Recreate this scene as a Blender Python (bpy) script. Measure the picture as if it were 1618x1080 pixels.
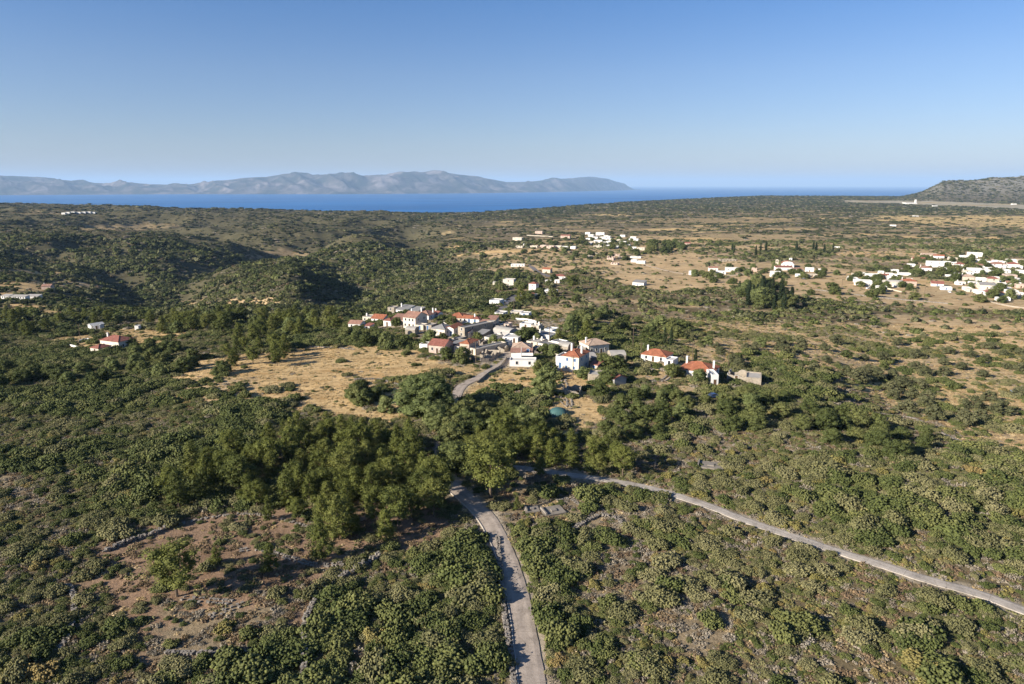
import bpy, math, random
import numpy as np
from mathutils import Vector
R = math.radians
for o in list(bpy.data.objects): bpy.data.objects.remove(o)
scn = bpy.context.scene
col = scn.collection

# ------------------------------------------------------------------ camera
CAMH, PITCH, FPX = 65.0, 13.0, 1079.0
cam_d = bpy.data.cameras.new('camera'); cam = bpy.data.objects.new('camera', cam_d); col.objects.link(cam)
cam.location = (0, 0, CAMH); cam.rotation_euler = (R(90-PITCH), 0, 0)
cam_d.sensor_width = 36; cam_d.lens = 36*FPX/1618; cam_d.clip_start = 1; cam_d.clip_end = 400000
scn.camera = cam
# ------------------------------------------------------------------ light
SUN_EL, SUN_AZ = 23.0, 243.0        # compass azimuth of the sun, 0 = ahead (+Y), clockwise
sd = Vector((math.sin(R(SUN_AZ))*math.cos(R(SUN_EL)), math.cos(R(SUN_AZ))*math.cos(R(SUN_EL)), math.sin(R(SUN_EL))))
sun_l = bpy.data.lights.new('sun', 'SUN'); sun_l.energy = 5.0; sun_l.angle = R(0.5); sun_l.color = (1, 0.93, 0.82)
sun = bpy.data.objects.new('sun', sun_l); col.objects.link(sun); sun.rotation_euler = sd.to_track_quat('Z', 'Y').to_euler()
sun.location = (-200, -100, 300)
w = bpy.data.worlds.new("World"); scn.world = w; w.use_nodes = True
nt = w.node_tree; bgn = nt.nodes['Background']; sky = nt.nodes.new('ShaderNodeTexSky')
sky.sky_type = 'NISHITA'; sky.sun_disc = False; sky.sun_elevation = R(SUN_EL); sky.sun_rotation = R(SUN_AZ)
sky.altitude = 0; sky.air_density = 1.0; sky.dust_density = 0.5; sky.ozone_density = 3.0
tc = nt.nodes.new('ShaderNodeTexCoord'); sx = nt.nodes.new('ShaderNodeSeparateXYZ'); cr = nt.nodes.new('ShaderNodeValToRGB')
nt.links.new(tc.outputs['Generated'], sx.inputs[0]); nt.links.new(sx.outputs[2], cr.inputs[0])
while len(cr.color_ramp.elements) < 4: cr.color_ramp.elements.new(.5)
for el, (ps, c) in zip(cr.color_ramp.elements, [(0, (.98, .95, .95)), (.055, (.975, .955, .955)), (.145, (.90, .95, .97)), (.24, (.64, .88, 1.0))]): el.position = ps; el.color = (*c, 1)
mul = nt.nodes.new('ShaderNodeMix'); mul.data_type = 'RGBA'; mul.blend_type = 'MULTIPLY'; mul.inputs[0].default_value = 1
mu2 = nt.nodes.new('ShaderNodeMix'); mu2.data_type = 'RGBA'; mu2.blend_type = 'MULTIPLY'; mu2.inputs[0].default_value = 1; mu2.inputs[7].default_value = (1.0, 1.02, 1.26, 1)
nt.links.new(sky.outputs[0], mul.inputs[6]); nt.links.new(cr.outputs[0], mul.inputs[7]); nt.links.new(mul.outputs[2], mu2.inputs[6]); nt.links.new(mu2.outputs[2], bgn.inputs[0]); bgn.inputs[1].default_value = 0.046
scn.view_settings.view_transform = 'Standard'; scn.view_settings.look = 'None'
scn.view_settings.exposure = 1.2; scn.view_settings.gamma = 1.0
scn.cycles.volume_bounces = 0
scn.cycles.max_bounces = 6

# ------------------------------------------------------------------ noise, projection
def hsh(ix, iy, seed):
    n = (ix.astype(np.int64)*374761393 + iy.astype(np.int64)*668265263 + seed*1442695041) & 0x7fffffff
    n = ((n ^ (n >> 13))*1274126177) & 0x7fffffff
    return ((n ^ (n >> 16)) & 0xffff)/65535.0
def vnoise(x, y, seed=0):
    ix = np.floor(x); iy = np.floor(y); fx = x-ix; fy = y-iy
    fx = fx*fx*fx*(fx*(fx*6-15)+10); fy = fy*fy*fy*(fy*(fy*6-15)+10)
    a = hsh(ix, iy, seed); b = hsh(ix+1, iy, seed); c = hsh(ix, iy+1, seed); d = hsh(ix+1, iy+1, seed)
    return (a*(1-fx)+b*fx)*(1-fy)+(c*(1-fx)+d*fx)*fy
def fbm(x, y, scale, octv=4, seed=0, ridged=False):
    x = np.asarray(x, float)/scale; y = np.asarray(y, float)/scale; s = 0; a = 1; t = 0
    for i in range(octv):
        n = vnoise(x, y, seed+i*17)
        if ridged: n = 1-abs(2*n-1)
        s = s+a*n; t += a; a *= .5
        x, y = 1.9*x-0.8*y+3.1, 0.8*x+1.9*y+7.7
    return s/t
CP, SP = math.cos(R(PITCH)), math.sin(R(PITCH))
def project(X, Y, Z):
    zc = Y*CP-(Z-CAMH)*SP; yc = (Z-CAMH)*CP+Y*SP
    zc = np.where(zc < 1, 1, zc)
    return 809+FPX*X/zc, 540-FPX*yc/zc, zc
def smooth(a, b, x): t = np.clip((x-a)/(b-a), 0, 1); return t*t*(3-2*t)

# ------------------------------------------------------------------ terrain height
YR = np.array([60, 150, 220, 300, 350, 400, 500, 600, 750, 900, 1100, 1400, 1800, 2400, 3200, 4500, 6000.])
TAB = {
 -300: [0, 0, -3, -9, -13, -17, -24, -28, -33, -34, -35, -36, -37, -36, -34, -34, -36],
 0:    [0, 0, -3, -10, -14, -18, -23, -28, -33, -33, -33, -35, -36, -35, -31, -36, -40],
 200:  [0, 0, -2, -8, -13, -18, -25, -36, -44, -46, -48, -44, -40, -38, -35, -38, -40],
 350:  [0, 0, 0, -5, -10, -15, -22, -34, -33, -38, -62, -58, -50, -45, -44, -45, -50],
 450:  [0, 0, 0, -4, -9, -15, -24, -30, -16, -35, -60, -62, -50, -50, -50, -50, -55],
 560:  [0, 0, 0, -3, -7, -13, -26, -40, -50, -50, -46, -26, -46, -55, -65, -66, -70],
 680:  [0, 0, 0, -1, -4, -9, -24, -34, -42, -46, -46, -44, -50, -60, -68, -72, -80],
 850:  [0, 0, 0, -2, -4, -8, -20, -30, -36, -39, -41, -44, -47, -53, -57, -62, -66],
 1050: [0, 0, 0, -5, -9, -13, -20, -28, -34, -38, -40, -42, -45, -48, -50, -54, -58],
 1250: [0, 0, -2, -9, -13, -16, -21, -25, -30, -34, -36, -39, -42, -44, -45, -46, -46],
 1450: [0, 0, -10, -18, -20, -21, -23, -25, -29, -31, -34, -38, -41, -43, -45, -46, -47],
 1618: [0, -1, -12, -18, -20, -21, -23, -25, -28, -31, -34, -38, -41, -43, -45, -46, -47],
 1950: [0, -2, -12, -18, -20, -21, -23, -25, -28, -31, -34, -38, -41, -43, -45, -46, -47]}
PC = np.array(sorted(TAB)); TZ = np.array([TAB[k] for k in PC], float)
def ease(t): return t*t*(3-2*t)
EX = [-300, 0, 300, 620, 680, 760, 850, 950, 1060, 1200, 1618, 1950]
EY = [318, 322, 330, 336, 338, 336, 330, 322, 316, 309.5, 311, 311]
ED = [3300, 3300, 3300, 3200, 3100, 3300, 3600, 4000, 4600, 5500, 5900, 5900]
EZ = [CAMH-d*math.tan(R(PICK)) for d, PICK in zip(ED, [PITCH+math.degrees(math.atan((y-540)/FPX)) for y in EY])]
HX = [1415, 1450, 1480, 1520, 1560, 1600, 1660, 1760, 1900, 2050]
HT = [0, 50, 133, 138, 160, 170, 163, 150, 90, 0]
def _pv(l): return [((px_-809)/FPX*(y_*CP+CAMH*SP+y_*.012), y_) for px_, y_ in l]
VALS = [(_pv([(350,560),(285,740),(300,950),(390,1150),(450,1400),(640,1800)]), 34, 62), (_pv([(640,560),(590,740),(540,1000),(470,1250)]), 9, 60), (_pv([(400,640),(430,780),(425,900)]), 8, 26), (_pv([(500,640),(505,760),(480,860)]), 9, 24), (_pv([(220,640),(190,800),(210,950)]), 10, 32), (_pv([(80,760),(60,950),(110,1200)]), 12, 40),
        (_pv([(-60,1200),(120,1050),(285,800)]), 22, 60), (_pv([(170,1900),(330,1650),(450,1400)]), 26, 90), (_pv([(700,1000),(640,1300),(640,1800)]), 16, 70)]
def polydist(X, Y, pts):
    d = np.full(np.shape(X), 1e9)
    for a, b in zip(pts[:-1], pts[1:]):
        vx, vy = b[0]-a[0], b[1]-a[1]; L = vx*vx+vy*vy+1e-9
        t = np.clip(((X-a[0])*vx+(Y-a[1])*vy)/L, 0, 1)
        d = np.minimum(d, np.hypot(X-a[0]-t*vx, Y-a[1]-t*vy))
    return d
def height(X, Y):
    X = np.asarray(X, float); Y = np.asarray(Y, float)
    Yc = np.maximum(Y, 60.)
    px = np.clip(809+FPX*X/(Yc*CP+CAMH*SP+Yc*0.012), -300, 1950)
    ly = np.log(Yc); lr = np.log(YR)
    fy = np.clip(np.interp(ly, lr, np.arange(len(lr))), 0, len(lr)-1.001); iy = fy.astype(int); ty = fy-iy
    fx = np.clip(np.interp(px, PC, np.arange(len(PC))), 0, len(PC)-1.001); ix = fx.astype(int); tx = ease(fx-ix)
    def colz(i):
        i0 = np.clip(iy-1, 0, len(lr)-1); i3 = np.clip(iy+2, 0, len(lr)-1)
        p0, p1, p2, p3 = TZ[i, i0], TZ[i, iy], TZ[i, iy+1], TZ[i, i3]
        return p1+.5*ty*(p2-p0+ty*(2*p0-5*p1+4*p2-p3+ty*(3*(p1-p2)+p3-p0)))*0.999
    z = colz(ix)*(1-tx)+colz(ix+1)*tx
    # gullies on the left
    for vl, dep, hw in VALS:
        q = polydist(X, Y, vl); z = z-dep*np.exp(-(q/hw)**1.5)*.8*smooth(0, 1, (Yc-420)/260)
    # edge of the plateau before the coast
    ed = np.interp(px, EX, ED); ez = np.interp(px, EX, EZ)
    t = smooth(ed*0.78, ed*0.98, Yc); z = z*(1-t)+ez*t
    # relief
    far = smooth(350, 900, Yc)
    left = smooth(820, 620, px)
    land = smooth(0, 1, (ed*1.02-Yc)/(ed*.12))
    z = z+(fbm(X, Y, 330, 4, 5, True)-.55)*(10+46*left)*smooth(600, 1300, Yc)*(.25+.75*land)*(1-.75*smooth(1200, 1400, px))
    z = z+(fbm(X, Y, 90, 3, 9)-.5)*(1.4+6*far*(.4+.6*left))*(.3+.7*land)
    z = z+(fbm(X, Y, 14, 3, 31)-.5)*0.5
    # rocky hill on the right
    h = np.interp(px, HX, HT)
    hb = smooth(4250, 5000, Yc)*smooth(6600, 5200, Yc)
    z = z+h*hb*(0.9+.22*(fbm(X, Y, 260, 4, 77, True)-.5))
    # fall to the sea
    dd = np.maximum(Yc-ed*1.03, 0); z = z-dd*0.32
    back = smooth(0, -400, Y); z = z*(1-back)
    dist = np.hypot(X, Y); z = z-np.maximum(dist-7400, 0)*.5
    return np.maximum(z, -262)
def at(px, py):
    """Ground point seen at a photograph pixel."""
    dx = (px-809)/FPX; dy = -(py-540)/FPX
    d = np.array([dx, CP+dy*SP, -SP+dy*CP]);
    s = np.geomspace(55, 7000, 3000)
    P = d[None, :]*s[:, None]; g = height(P[:, 0], P[:, 1])
    below = P[:, 2]+CAMH < g
    k = int(np.argmax(below)) if below.any() else len(s)-1
    a, b = s[max(k-1, 0)], s[k]
    for _ in range(18):
        m = (a+b)/2
        if d[2]*m+CAMH < float(height(d[0]*m, d[1]*m)): b = m
        else: a = m
    return Vector((d[0]*b, d[1]*b, float(height(d[0]*b, d[1]*b))))
def mpp(p): return (p.y*CP-(p.z-CAMH)*SP)/FPX      # metres per photograph pixel there

def inpoly(px, py, poly):
    poly = np.asarray(poly, float); r = np.zeros(px.shape, bool)
    x0, y0 = poly.min(0); x1, y1 = poly.max(0)
    m = (px >= x0) & (px <= x1) & (py >= y0) & (py <= y1)
    if not m.any(): return r
    x = px[m]; y = py[m]; c = np.zeros(x.shape, bool)
    for i in range(len(poly)):
        xa, ya = poly[i-1]; xb, yb = poly[i]
        if ya == yb: continue
        c ^= ((ya > y) != (yb > y)) & (x < (xb-xa)*(y-ya)/(yb-ya)+xa)
    r[m] = c
    return r
# ------------------------------------------------------------------ land cover: outlines surveyed from the photograph
# (outline, bush cover, ground kind)   ground: 0 maquis litter, 1 gold stubble, 2 red earth, 3 tan field, 4 brown heath, 5 pale stony
COVER = [
 ([(-400,390),(900,330),(900,500),(-400,520)], .78, 0),
 ([(900,318),(2100,318),(2100,420),(900,420)], .6, 4),
 ([(900,300),(1420,300),(1520,317),(2100,316),(2100,330),(900,334)], .9, 0),
 ([(1380,340),(1618,342),(1900,350),(1900,366),(1618,360),(1470,356)], .12, 1),
 ([(1000,345),(1200,343),(1290,348),(1200,353),(1010,352)], .15, 3),
 ([(1330,316),(1470,317),(1618,323),(1900,328),(1900,335),(1618,330),(1480,324),(1330,319)], 0, 5),
 ([(600,350),(960,345),(950,395),(800,440),(640,400)], .55, 4),
 ([(460,372),(560,356),(700,372),(740,400),(600,405),(480,395)], .5, 4),
 ([(330,395),(420,392),(560,396),(560,410),(430,430),(320,450),(270,440)], .55, 4),
 ([(750,395),(960,375),(1060,372),(1110,400),(1060,420),(960,430),(830,430),(770,420)], .3, 3),
 ([(1000,374),(1160,368),(1300,372),(1300,378),(1100,384),(1000,382)], .2, 3),
 ([(960,400),(1090,402),(1200,415),(1360,425),(1470,440),(1618,455),(2000,470),(2000,520),(1618,512),(1480,492),(1380,480),(1260,470),(1180,452),(1040,462),(960,440)], .07, 3),
 ([(820,470),(960,470),(1100,495),(1130,540),(1000,530),(860,500)], .45, 4),
 ([(800,490),(870,470),(960,488),(930,500),(860,500)], .25, 3),
 ([(1100,500),(1300,505),(1618,520),(2000,530),(2000,610),(1618,600),(1450,600),(1200,610),(1060,575)], .16, 3),
 ([(960,470),(1150,470),(1300,480),(1560,490),(1618,520),(1618,532),(1400,515),(1200,508),(1000,490)], .6, 0),
 ([(940,495),(1060,500),(1200,508),(1200,530),(1060,540),(960,530)], .25, 3),
 ([(1160,455),(1220,452),(1262,470),(1240,490),(1160,482)], .95, 0),
 ([(1180,575),(1330,590),(1360,640),(1460,655),(1560,700),(1500,720),(1300,650),(1150,625)], .35, 4),
 ([(1340,605),(1450,590),(1618,610),(1950,640),(1950,760),(1618,735),(1500,680),(1400,640)], .22, 1),
 ([(1480,640),(1618,650),(1618,700),(1540,690)], .4, 3),
 # valley woods and slopes on the left
 ([(0,400),(240,395),(280,440),(260,480),(120,450),(0,440)], .92, 0),
 ([(440,408),(600,402),(620,440),(560,480),(440,470),(300,440)], .95, 0),
 ([(575,425),(740,420),(790,450),(740,488),(600,500),(560,480)], .9, 0),
 ([(0,445),(120,440),(130,452),(60,462),(0,470)], .1, 1),
 ([(0,425),(60,424),(120,432),(60,436),(0,436)], .2, 1),
 ([(0,478),(60,478),(110,484),(100,500),(40,496),(0,492)], .3, 1),
 ([(290,474),(360,474),(420,470),(540,482),(480,486),(330,484)], .5, 3),
 ([(420,396),(480,396),(500,402),(440,410),(400,406)], .3, 3),
 ([(150,372),(230,370),(240,376),(160,378)], .35, 4), ([(190,428),(250,430),(240,440),(180,438)], .4, 4),
 ([(60,440),(170,448),(170,458),(70,456)], .3, 3),
 ([(140,354),(260,352),(300,358),(220,364),(120,362)], .25, 3),
 ([(20,334),(140,334),(140,338),(20,338)], .3, 3),
 # fields round the village
 ([(90,533),(150,521),(250,521),(300,530),(250,545),(200,548),(96,546)], .08, 1),
 ([(285,572),(350,558),(470,546),(520,543),(600,545),(680,560),(735,572),(765,590),(730,598),(650,590),(600,605),(650,652),(560,665),(470,640),(380,625),(290,605)], .05, 1),
 ([(440,575),(520,562),(640,575),(600,585),(480,590)], .0, 1),
 ([(300,596),(400,600),(400,625),(330,640),(290,615)], .4, 3),
 ([(560,640),(640,600),(660,620),(640,650)], .2, 1),
 ([(730,628),(755,606),(785,585),(850,578),(880,590),(960,590),(1070,595),(1070,570),(990,560),(960,575),(925,590),(935,620),(990,625),(960,645),(935,690),(895,680),(905,640),(870,618),(800,632),(745,640)], .08, 1),
 ([(970,562),(1075,578),(1120,610),(1100,625),(1040,610),(980,590)], .22, 3),
 ([(680,490),(800,495),(900,500),(900,512),(800,508),(700,505)], .2, 3),
 ([(600,505),(720,495),(880,505),(900,560),(840,580),(800,585),(700,565),(640,530)], .06, 5),
 ([(860,600),(960,600),(950,640),(870,640)], .12, 1),
 # clearings in the foreground
 ([(105,925),(165,872),(290,822),(400,812),(520,830),(690,822),(725,838),(560,885),(545,925),(482,975),(440,1035),(250,1035),(180,990)], .12, 2),
 ([(520,800),(700,790),(720,838),(600,850),(520,840)], .1, 2),
 ([(150,880),(300,850),(330,870),(220,960),(150,950)], .03, 2),
 ([(250,960),(480,940),(470,1010),(330,1030),(240,1020)], .25, 4),
 ([(815,790),(900,758),(1020,790),(1000,835),(880,850),(830,830)], .15, 4),
 ([(780,740),(900,745),(960,770),(820,790)], .2, 4),
 ([(300,690),(420,720),(300,780),(180,740)], .45, 4),
 ([(0,740),(150,760),(120,800),(0,790)], .5, 4),
 ([(1000,680),(1150,690),(1190,740),(1060,760),(980,720)], .5, 4),
 ([(960,830),(1100,880),(1180,1000),(1100,1080),(1000,1000),(900,880)], .55, 4),
]
ROADS = {}
def road_pts(name, px, width):
    pts = [at(x, y) for x, y in px]; ROADS[name] = (pts, width); return pts
road_pts('main', [(847,1130),(838,1060),(822,960),(800,880),(770,820),(735,785),(706,762)], 3.6)
road_pts('main_b', [(706,762),(697,735),(700,700),(712,655),(728,612),(760,594),(790,577),(803,566),(800,552)], 3.4)
road_pts('side', [(1800,1036),(1618,965),(1545,938),(1462,915),(1378,888),(1271,854),(1178,822),(1118,799),(1033,773),(957,758),(900,750),(850,743),(800,738),(740,742)], 2.3)
road_pts('upper', [(786,498),(797,486),(806,476),(812,466)], 6.5)
road_pts('upper_b', [(868,437),(852,430),(842,423),(836,420)], 6)
road_pts('plain', [(1010,414),(1040,424),(1090,434),(1130,440)], 3)
road_pts('plain_b', [(1290,470),(1340,480),(1400,478)], 2.4)
def ground_info(X, Y, warp=True, ws=0, jit=0):
    """bush cover and ground kind at world points"""
    X = np.asarray(X, float); Y = np.asarray(Y, float)
    Z = height(X, Y)
    if warp:
        k = np.clip(Y/220, .3, 12)
        kk = k**.5
        Xw = X+(fbm(X, Y, 13, 4, 101+ws)-.5)*26*kk+(fbm(X, Y, 3, 2, 301+ws)-.5)*5*kk; Yw = Y+(fbm(X, Y, 13, 4, 202+ws)-.5)*30*kk+(fbm(X, Y, 3, 2, 402+ws)-.5)*6*kk
    else: Xw, Yw = X, Y
    px, py, _ = project(Xw, Yw, Z)
    n1 = fbm(X, Y, 46, 4, 11); n2 = fbm(X, Y, 210, 3, 12)
    far = smooth(300, 700, Y)
    dens = .93-.25*smooth(.56, .70, n1)*(1-far)
    kind = np.zeros(X.shape, int)
    for poly, d, g in COVER:
        m = inpoly(px, py, poly); dens = np.where(m, d, dens); kind = np.where(m, g, kind)
    # open strips and fields scattered over the plain, long across the view
    s = fbm(X*.33, Y, 60, 3, 51); pl = far*smooth(330, 700, Y)
    m = (pl > .5) & (s > .64) & (kind != 0) & (px > 700)
    dens = np.where(m, dens*.25, dens); kind = np.where(m & (n2 > .45), 3, np.where(m, 1, kind))
    g = fbm(X*.6, Y, 42, 4, 57); md = smooth(300, 420, Y)*smooth(2400, 1500, Y)*np.where(kind == 0, 1, np.where(kind == 4, 1, 0))*np.where(dens > .88, 0, 1)
    m = (md > .5) & (g > np.where(px > 850, .56, .64)); dens = np.where(m, dens*np.where(px > 850, .25, .5), dens); kind = np.where(m & (g > .60) & (px > 850), 3, np.where(m, 4, kind))
    m = (Y > 330) & (kind == 3) & (g < .37) & (px < 1640) & (py > 485); dens = np.where(m, .75, dens); kind = np.where(m, 0, kind)
    m = (pl > .5) & (s < .40) & (kind == 4); dens = np.where(m, .8, dens)
    m = (Y > 900) & (s > .68) & (px < 700); dens = np.where(m, .3, dens); kind = np.where(m, 4, kind)
    dens = np.where((kind == 4) | (kind == 0), dens*(.45+1.1*smooth(.38, .6, n1)), dens)
    for k, (pts, wd) in ROADS.items():
        pr = polydist(X, Y, pts)
        dens = np.where(pr < wd*.5+.25, 0, dens)
        if k in ('main', 'side', 'main_b'): kind = np.where((pr < wd*.5+.35+1.5*fbm(X, Y, 4, 2, 66)) & (pr > wd*.4), 5, kind)
    return np.clip(dens, 0, 1), kind, px, py, Z

# ------------------------------------------------------------------ materials
def newmat(name):
    m = bpy.data.materials.new(name); m.use_nodes = True
    return m, m.node_tree, m.node_tree.nodes['Principled BSDF']
def N(nt, t, **kw):
    n = nt.nodes.new(t)
    for k, v in kw.items(): setattr(n, k, v)
    return n
def ramp(nt, src, stops, interp='LINEAR'):
    r = N(nt, 'ShaderNodeValToRGB'); e = r.color_ramp.elements; r.color_ramp.interpolation = interp
    while len(e) < len(stops): e.new(.5)
    for el, (p, c) in zip(e, stops): el.position = p; el.color = (*c, 1)
    nt.links.new(src, r.inputs[0]); return r.outputs[0]
def noise_tex(nt, scale, detail=4, rough=.6, vec=None, dist=0):
    n = N(nt, 'ShaderNodeTexNoise'); n.inputs['Scale'].default_value = scale; n.inputs['Detail'].default_value = detail
    n.inputs['Roughness'].default_value = rough; n.inputs['Distortion'].default_value = dist
    if vec is not None: nt.links.new(vec, n.inputs['Vector'])
    return n.outputs['Fac']
def mixc(nt, fac, a, b, mode='MIX'):
    m = N(nt, 'ShaderNodeMix', data_type='RGBA', blend_type=mode)
    for i, v in ((0, fac), (6, a), (7, b)):
        if hasattr(v, 'links'): nt.links.new(v, m.inputs[i])
        else: m.inputs[i].default_value = v if i == 0 else (*v, 1) if len(v) == 3 else v
    return m.outputs[2]
def math_(nt, op, a, b=0.0):
    m = N(nt, 'ShaderNodeMath', operation=op)
    for i, v in enumerate((a, b)):
        if hasattr(v, 'links'): nt.links.new(v, m.inputs[i])
        else: m.inputs[i].default_value = v
    return m.outputs[0]
def bump(nt, bs, h, dist=.1, strength=1.0):
    b = N(nt, 'ShaderNodeBump'); b.inputs['Distance'].default_value = dist; b.inputs['Strength'].default_value = strength
    nt.links.new(h, b.inputs['Height']); nt.links.new(b.outputs[0], bs.inputs['Normal'])
def worldpos(nt): return N(nt, 'ShaderNodeNewGeometry').outputs['Position']
def objpos(nt): return N(nt, 'ShaderNodeTexCoord').outputs['Object']
def spec(bs, rough=.9, s=.1):
    bs.inputs['Roughness'].default_value = rough; bs.inputs['Specular IOR Level'].default_value = s

def plain(name, c, rough=.85, var=.15, scale=.8, s=.15, bmp=0.0):
    """weathered solid: base colour with mottled stains"""
    m, nt, bs = newmat(name); p = objpos(nt)
    f = noise_tex(nt, scale, 6, .65, p); f2 = noise_tex(nt, scale*9, 3, .6, p)
    dark = tuple(x*(1-var*1.8) for x in c); lite = tuple(min(1, x*(1+var*.5)) for x in c)
    cc = ramp(nt, f, [(.3, dark), (.6, lite)])
    cc = mixc(nt, .5, cc, ramp(nt, f2, [(.35, tuple(x*(1-var) for x in c)), (.6, c)]))
    nt.links.new(cc, bs.inputs['Base Color']); spec(bs, rough, s)
    if bmp: bump(nt, bs, f2, bmp)
    return m
def stonewall(name, c1, c2, mortar, scale=2.2):
    m, nt, bs = newmat(name); p = objpos(nt)
    v = N(nt, 'ShaderNodeTexVoronoi'); v.inputs['Scale'].default_value = scale; nt.links.new(p, v.inputs['Vector'])
    v2 = N(nt, 'ShaderNodeTexVoronoi', feature='DISTANCE_TO_EDGE'); v2.inputs['Scale'].default_value = scale; nt.links.new(p, v2.inputs['Vector'])
    cc = mixc(nt, v.outputs['Color'], c1, c2)
    sp = N(nt, 'ShaderNodeSeparateColor'); nt.links.new(v.outputs['Color'], sp.inputs[0])
    cc = mixc(nt, sp.outputs[0], c1, c2)
    e = ramp(nt, v2.outputs['Distance'], [(.0, (0, 0, 0)), (.09, (1, 1, 1))])
    cc = mixc(nt, e, mortar, cc)
    st = noise_tex(nt, .5, 5, .7, p); cc = mixc(nt, .6, cc, ramp(nt, st, [(.3, (.55, .5, .42)), (.65, (1, 1, 1))]), 'MULTIPLY')
    nt.links.new(cc, bs.inputs['Base Color']); spec(bs, .95, .1); bump(nt, bs, e, .05)
    return m
def tiles(name, c, c2):
    m, nt, bs = newmat(name); uv = N(nt, 'ShaderNodeUVMap').outputs[0]
    sp = N(nt, 'ShaderNodeSeparateXYZ'); nt.links.new(uv, sp.inputs[0])
    a = math_(nt, 'SINE', math_(nt, 'MULTIPLY', sp.outputs[0], 2*math.pi/.28))
    b = math_(nt, 'FRACT', math_(nt, 'MULTIPLY', sp.outputs[1], 1/.36))
    h = math_(nt, 'ADD', math_(nt, 'MULTIPLY', a, .5), math_(nt, 'MULTIPLY', b, .4))
    wn = N(nt, 'ShaderNodeTexWhiteNoise', noise_dimensions='2D')
    cv = N(nt, 'ShaderNodeCombineXYZ')
    nt.links.new(math_(nt, 'FLOOR', math_(nt, 'MULTIPLY', sp.outputs[0], 1/.28)), cv.inputs[0])
    nt.links.new(math_(nt, 'FLOOR', math_(nt, 'MULTIPLY', sp.outputs[1], 1/.36)), cv.inputs[1])
    nt.links.new(cv.outputs[0], wn.inputs[0])
    cc = mixc(nt, wn.outputs[0], c, c2)
    st = noise_tex(nt, .7, 6, .7, objpos(nt)); cc = mixc(nt, .75, cc, ramp(nt, st, [(.3, (.5, .47, .43)), (.6, (1, 1, 1))]), 'MULTIPLY')
    nt.links.new(cc, bs.inputs['Base Color']); spec(bs, .85, .2); bump(nt, bs, h, .06)
    return m
M = {}
M['white'] = plain('whitewash', (.66, .63, .585), .8, .10, .5)
M['cream'] = plain('cream_plaster', (.52, .45, .35), .85, .16, .5)
M['pink'] = plain('faded_pink_plaster', (.48, .36, .29), .85, .2, .5)
M['beige'] = plain('beige_plaster', (.58, .52, .43), .85, .14, .4)
M['concrete_grey'] = plain('grey_render', (.34, .32, .30), .9, .2, .6)
M['stone'] = stonewall('stone_masonry', (.42, .35, .27), (.30, .26, .21), (.36, .32, .26))
M['darkstone'] = stonewall('dark_stone_masonry', (.30, .25, .20), (.18, .16, .14), (.24, .21, .18))
M['tile_orange'] = tiles('orange_clay_tiles', (.41, .15, .078), (.30, .115, .065))
M['tile_red'] = tiles('red_clay_tiles', (.32, .12, .085), (.24, .10, .075))
M['tile_old'] = tiles('weathered_clay_tiles', (.38, .20, .14), (.27, .16, .12))
M['tile_pale'] = tiles('pale_clay_tiles', (.50, .36, .26), (.40, .29, .22))
M['roof_grey'] = plain('grey_cement_roof', (.22, .21, .20), .95, .2, .4)
M['roof_pale'] = plain('pale_cement_roof', (.36, .33, .29), .95, .2, .4)
M['roof_white'] = plain('whitewashed_roof', (.50, .48, .44), .9, .15, .4)
M['dark'] = plain('dark_glass_arch_shade', (.025, .028, .035), .25, .1, 1, .5)
M['blue'] = plain('blue_paint', (.05, .11, .22), .6, .15, 1, .3)
M['brownwood'] = plain('brown_wood', (.10, .06, .035), .7, .2, 1)
M['frame'] = plain('pale_paint', (.62, .60, .56), .6, .05, 1)
M['bark'] = plain('bark', (.13, .095, .065), .95, .3, 3)
M['lime_stone'] = plain('limestone', (.24, .21, .175), .95, .3, 1.5, .1, .05)
M['metal'] = plain('galvanised_metal', (.4, .41, .42), .45, .1, 2, .5)

# ------------------------------------------------------------------ tagging and mesh helpers
def tag(o, label=None, cat=None, group=None, kind=None):
    if label: o['label'] = label
    if cat: o['category'] = cat
    if group: o['group'] = group
    if kind: o['kind'] = kind
    return o
def empty(name, loc, rz=0):
    o = bpy.data.objects.new(name, None); o.location = loc; o.rotation_euler = (0, 0, rz); o.empty_display_size = .5
    col.objects.link(o); return o
def meshobj(name, verts, faces, mats=(), parent=None, smooth_=False, link=True):
    me = bpy.data.meshes.new(name); me.from_pydata([tuple(v) for v in verts], [], [tuple(f) for f in faces]); me.update()
    for m in mats: me.materials.append(m)
    if smooth_: me.polygons.foreach_set('use_smooth', [True]*len(me.polygons))
    o = bpy.data.objects.new(name, me)
    if link: col.objects.link(o)
    if parent: o.parent = parent
    return o
def np_mesh(name, V, F, mats=(), smooth_=False, tint=None, midx=None):
    """V (n,3), F (m,4) or (m,3) arrays"""
    me = bpy.data.meshes.new(name); V = np.asarray(V, np.float32); F = np.asarray(F, np.int32); k = F.shape[1]
    me.vertices.add(len(V)); me.vertices.foreach_set('co', V.ravel())
    me.loops.add(F.size); me.loops.foreach_set('vertex_index', F.ravel())
    me.polygons.add(len(F)); me.polygons.foreach_set('loop_start', np.arange(0, F.size, k, dtype=np.int32))
    me.update(calc_edges=True); me.validate()
    for m in mats: me.materials.append(m)
    if smooth_: me.polygons.foreach_set('use_smooth', np.ones(len(F), bool))
    if midx is not None: me.polygons.foreach_set('material_index', np.asarray(midx, np.int32))
    if tint is not None:
        a = me.attributes.new('tint', 'FLOAT', 'FACE'); a.data.foreach_set('value', np.asarray(tint, np.float32))
    return me
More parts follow.
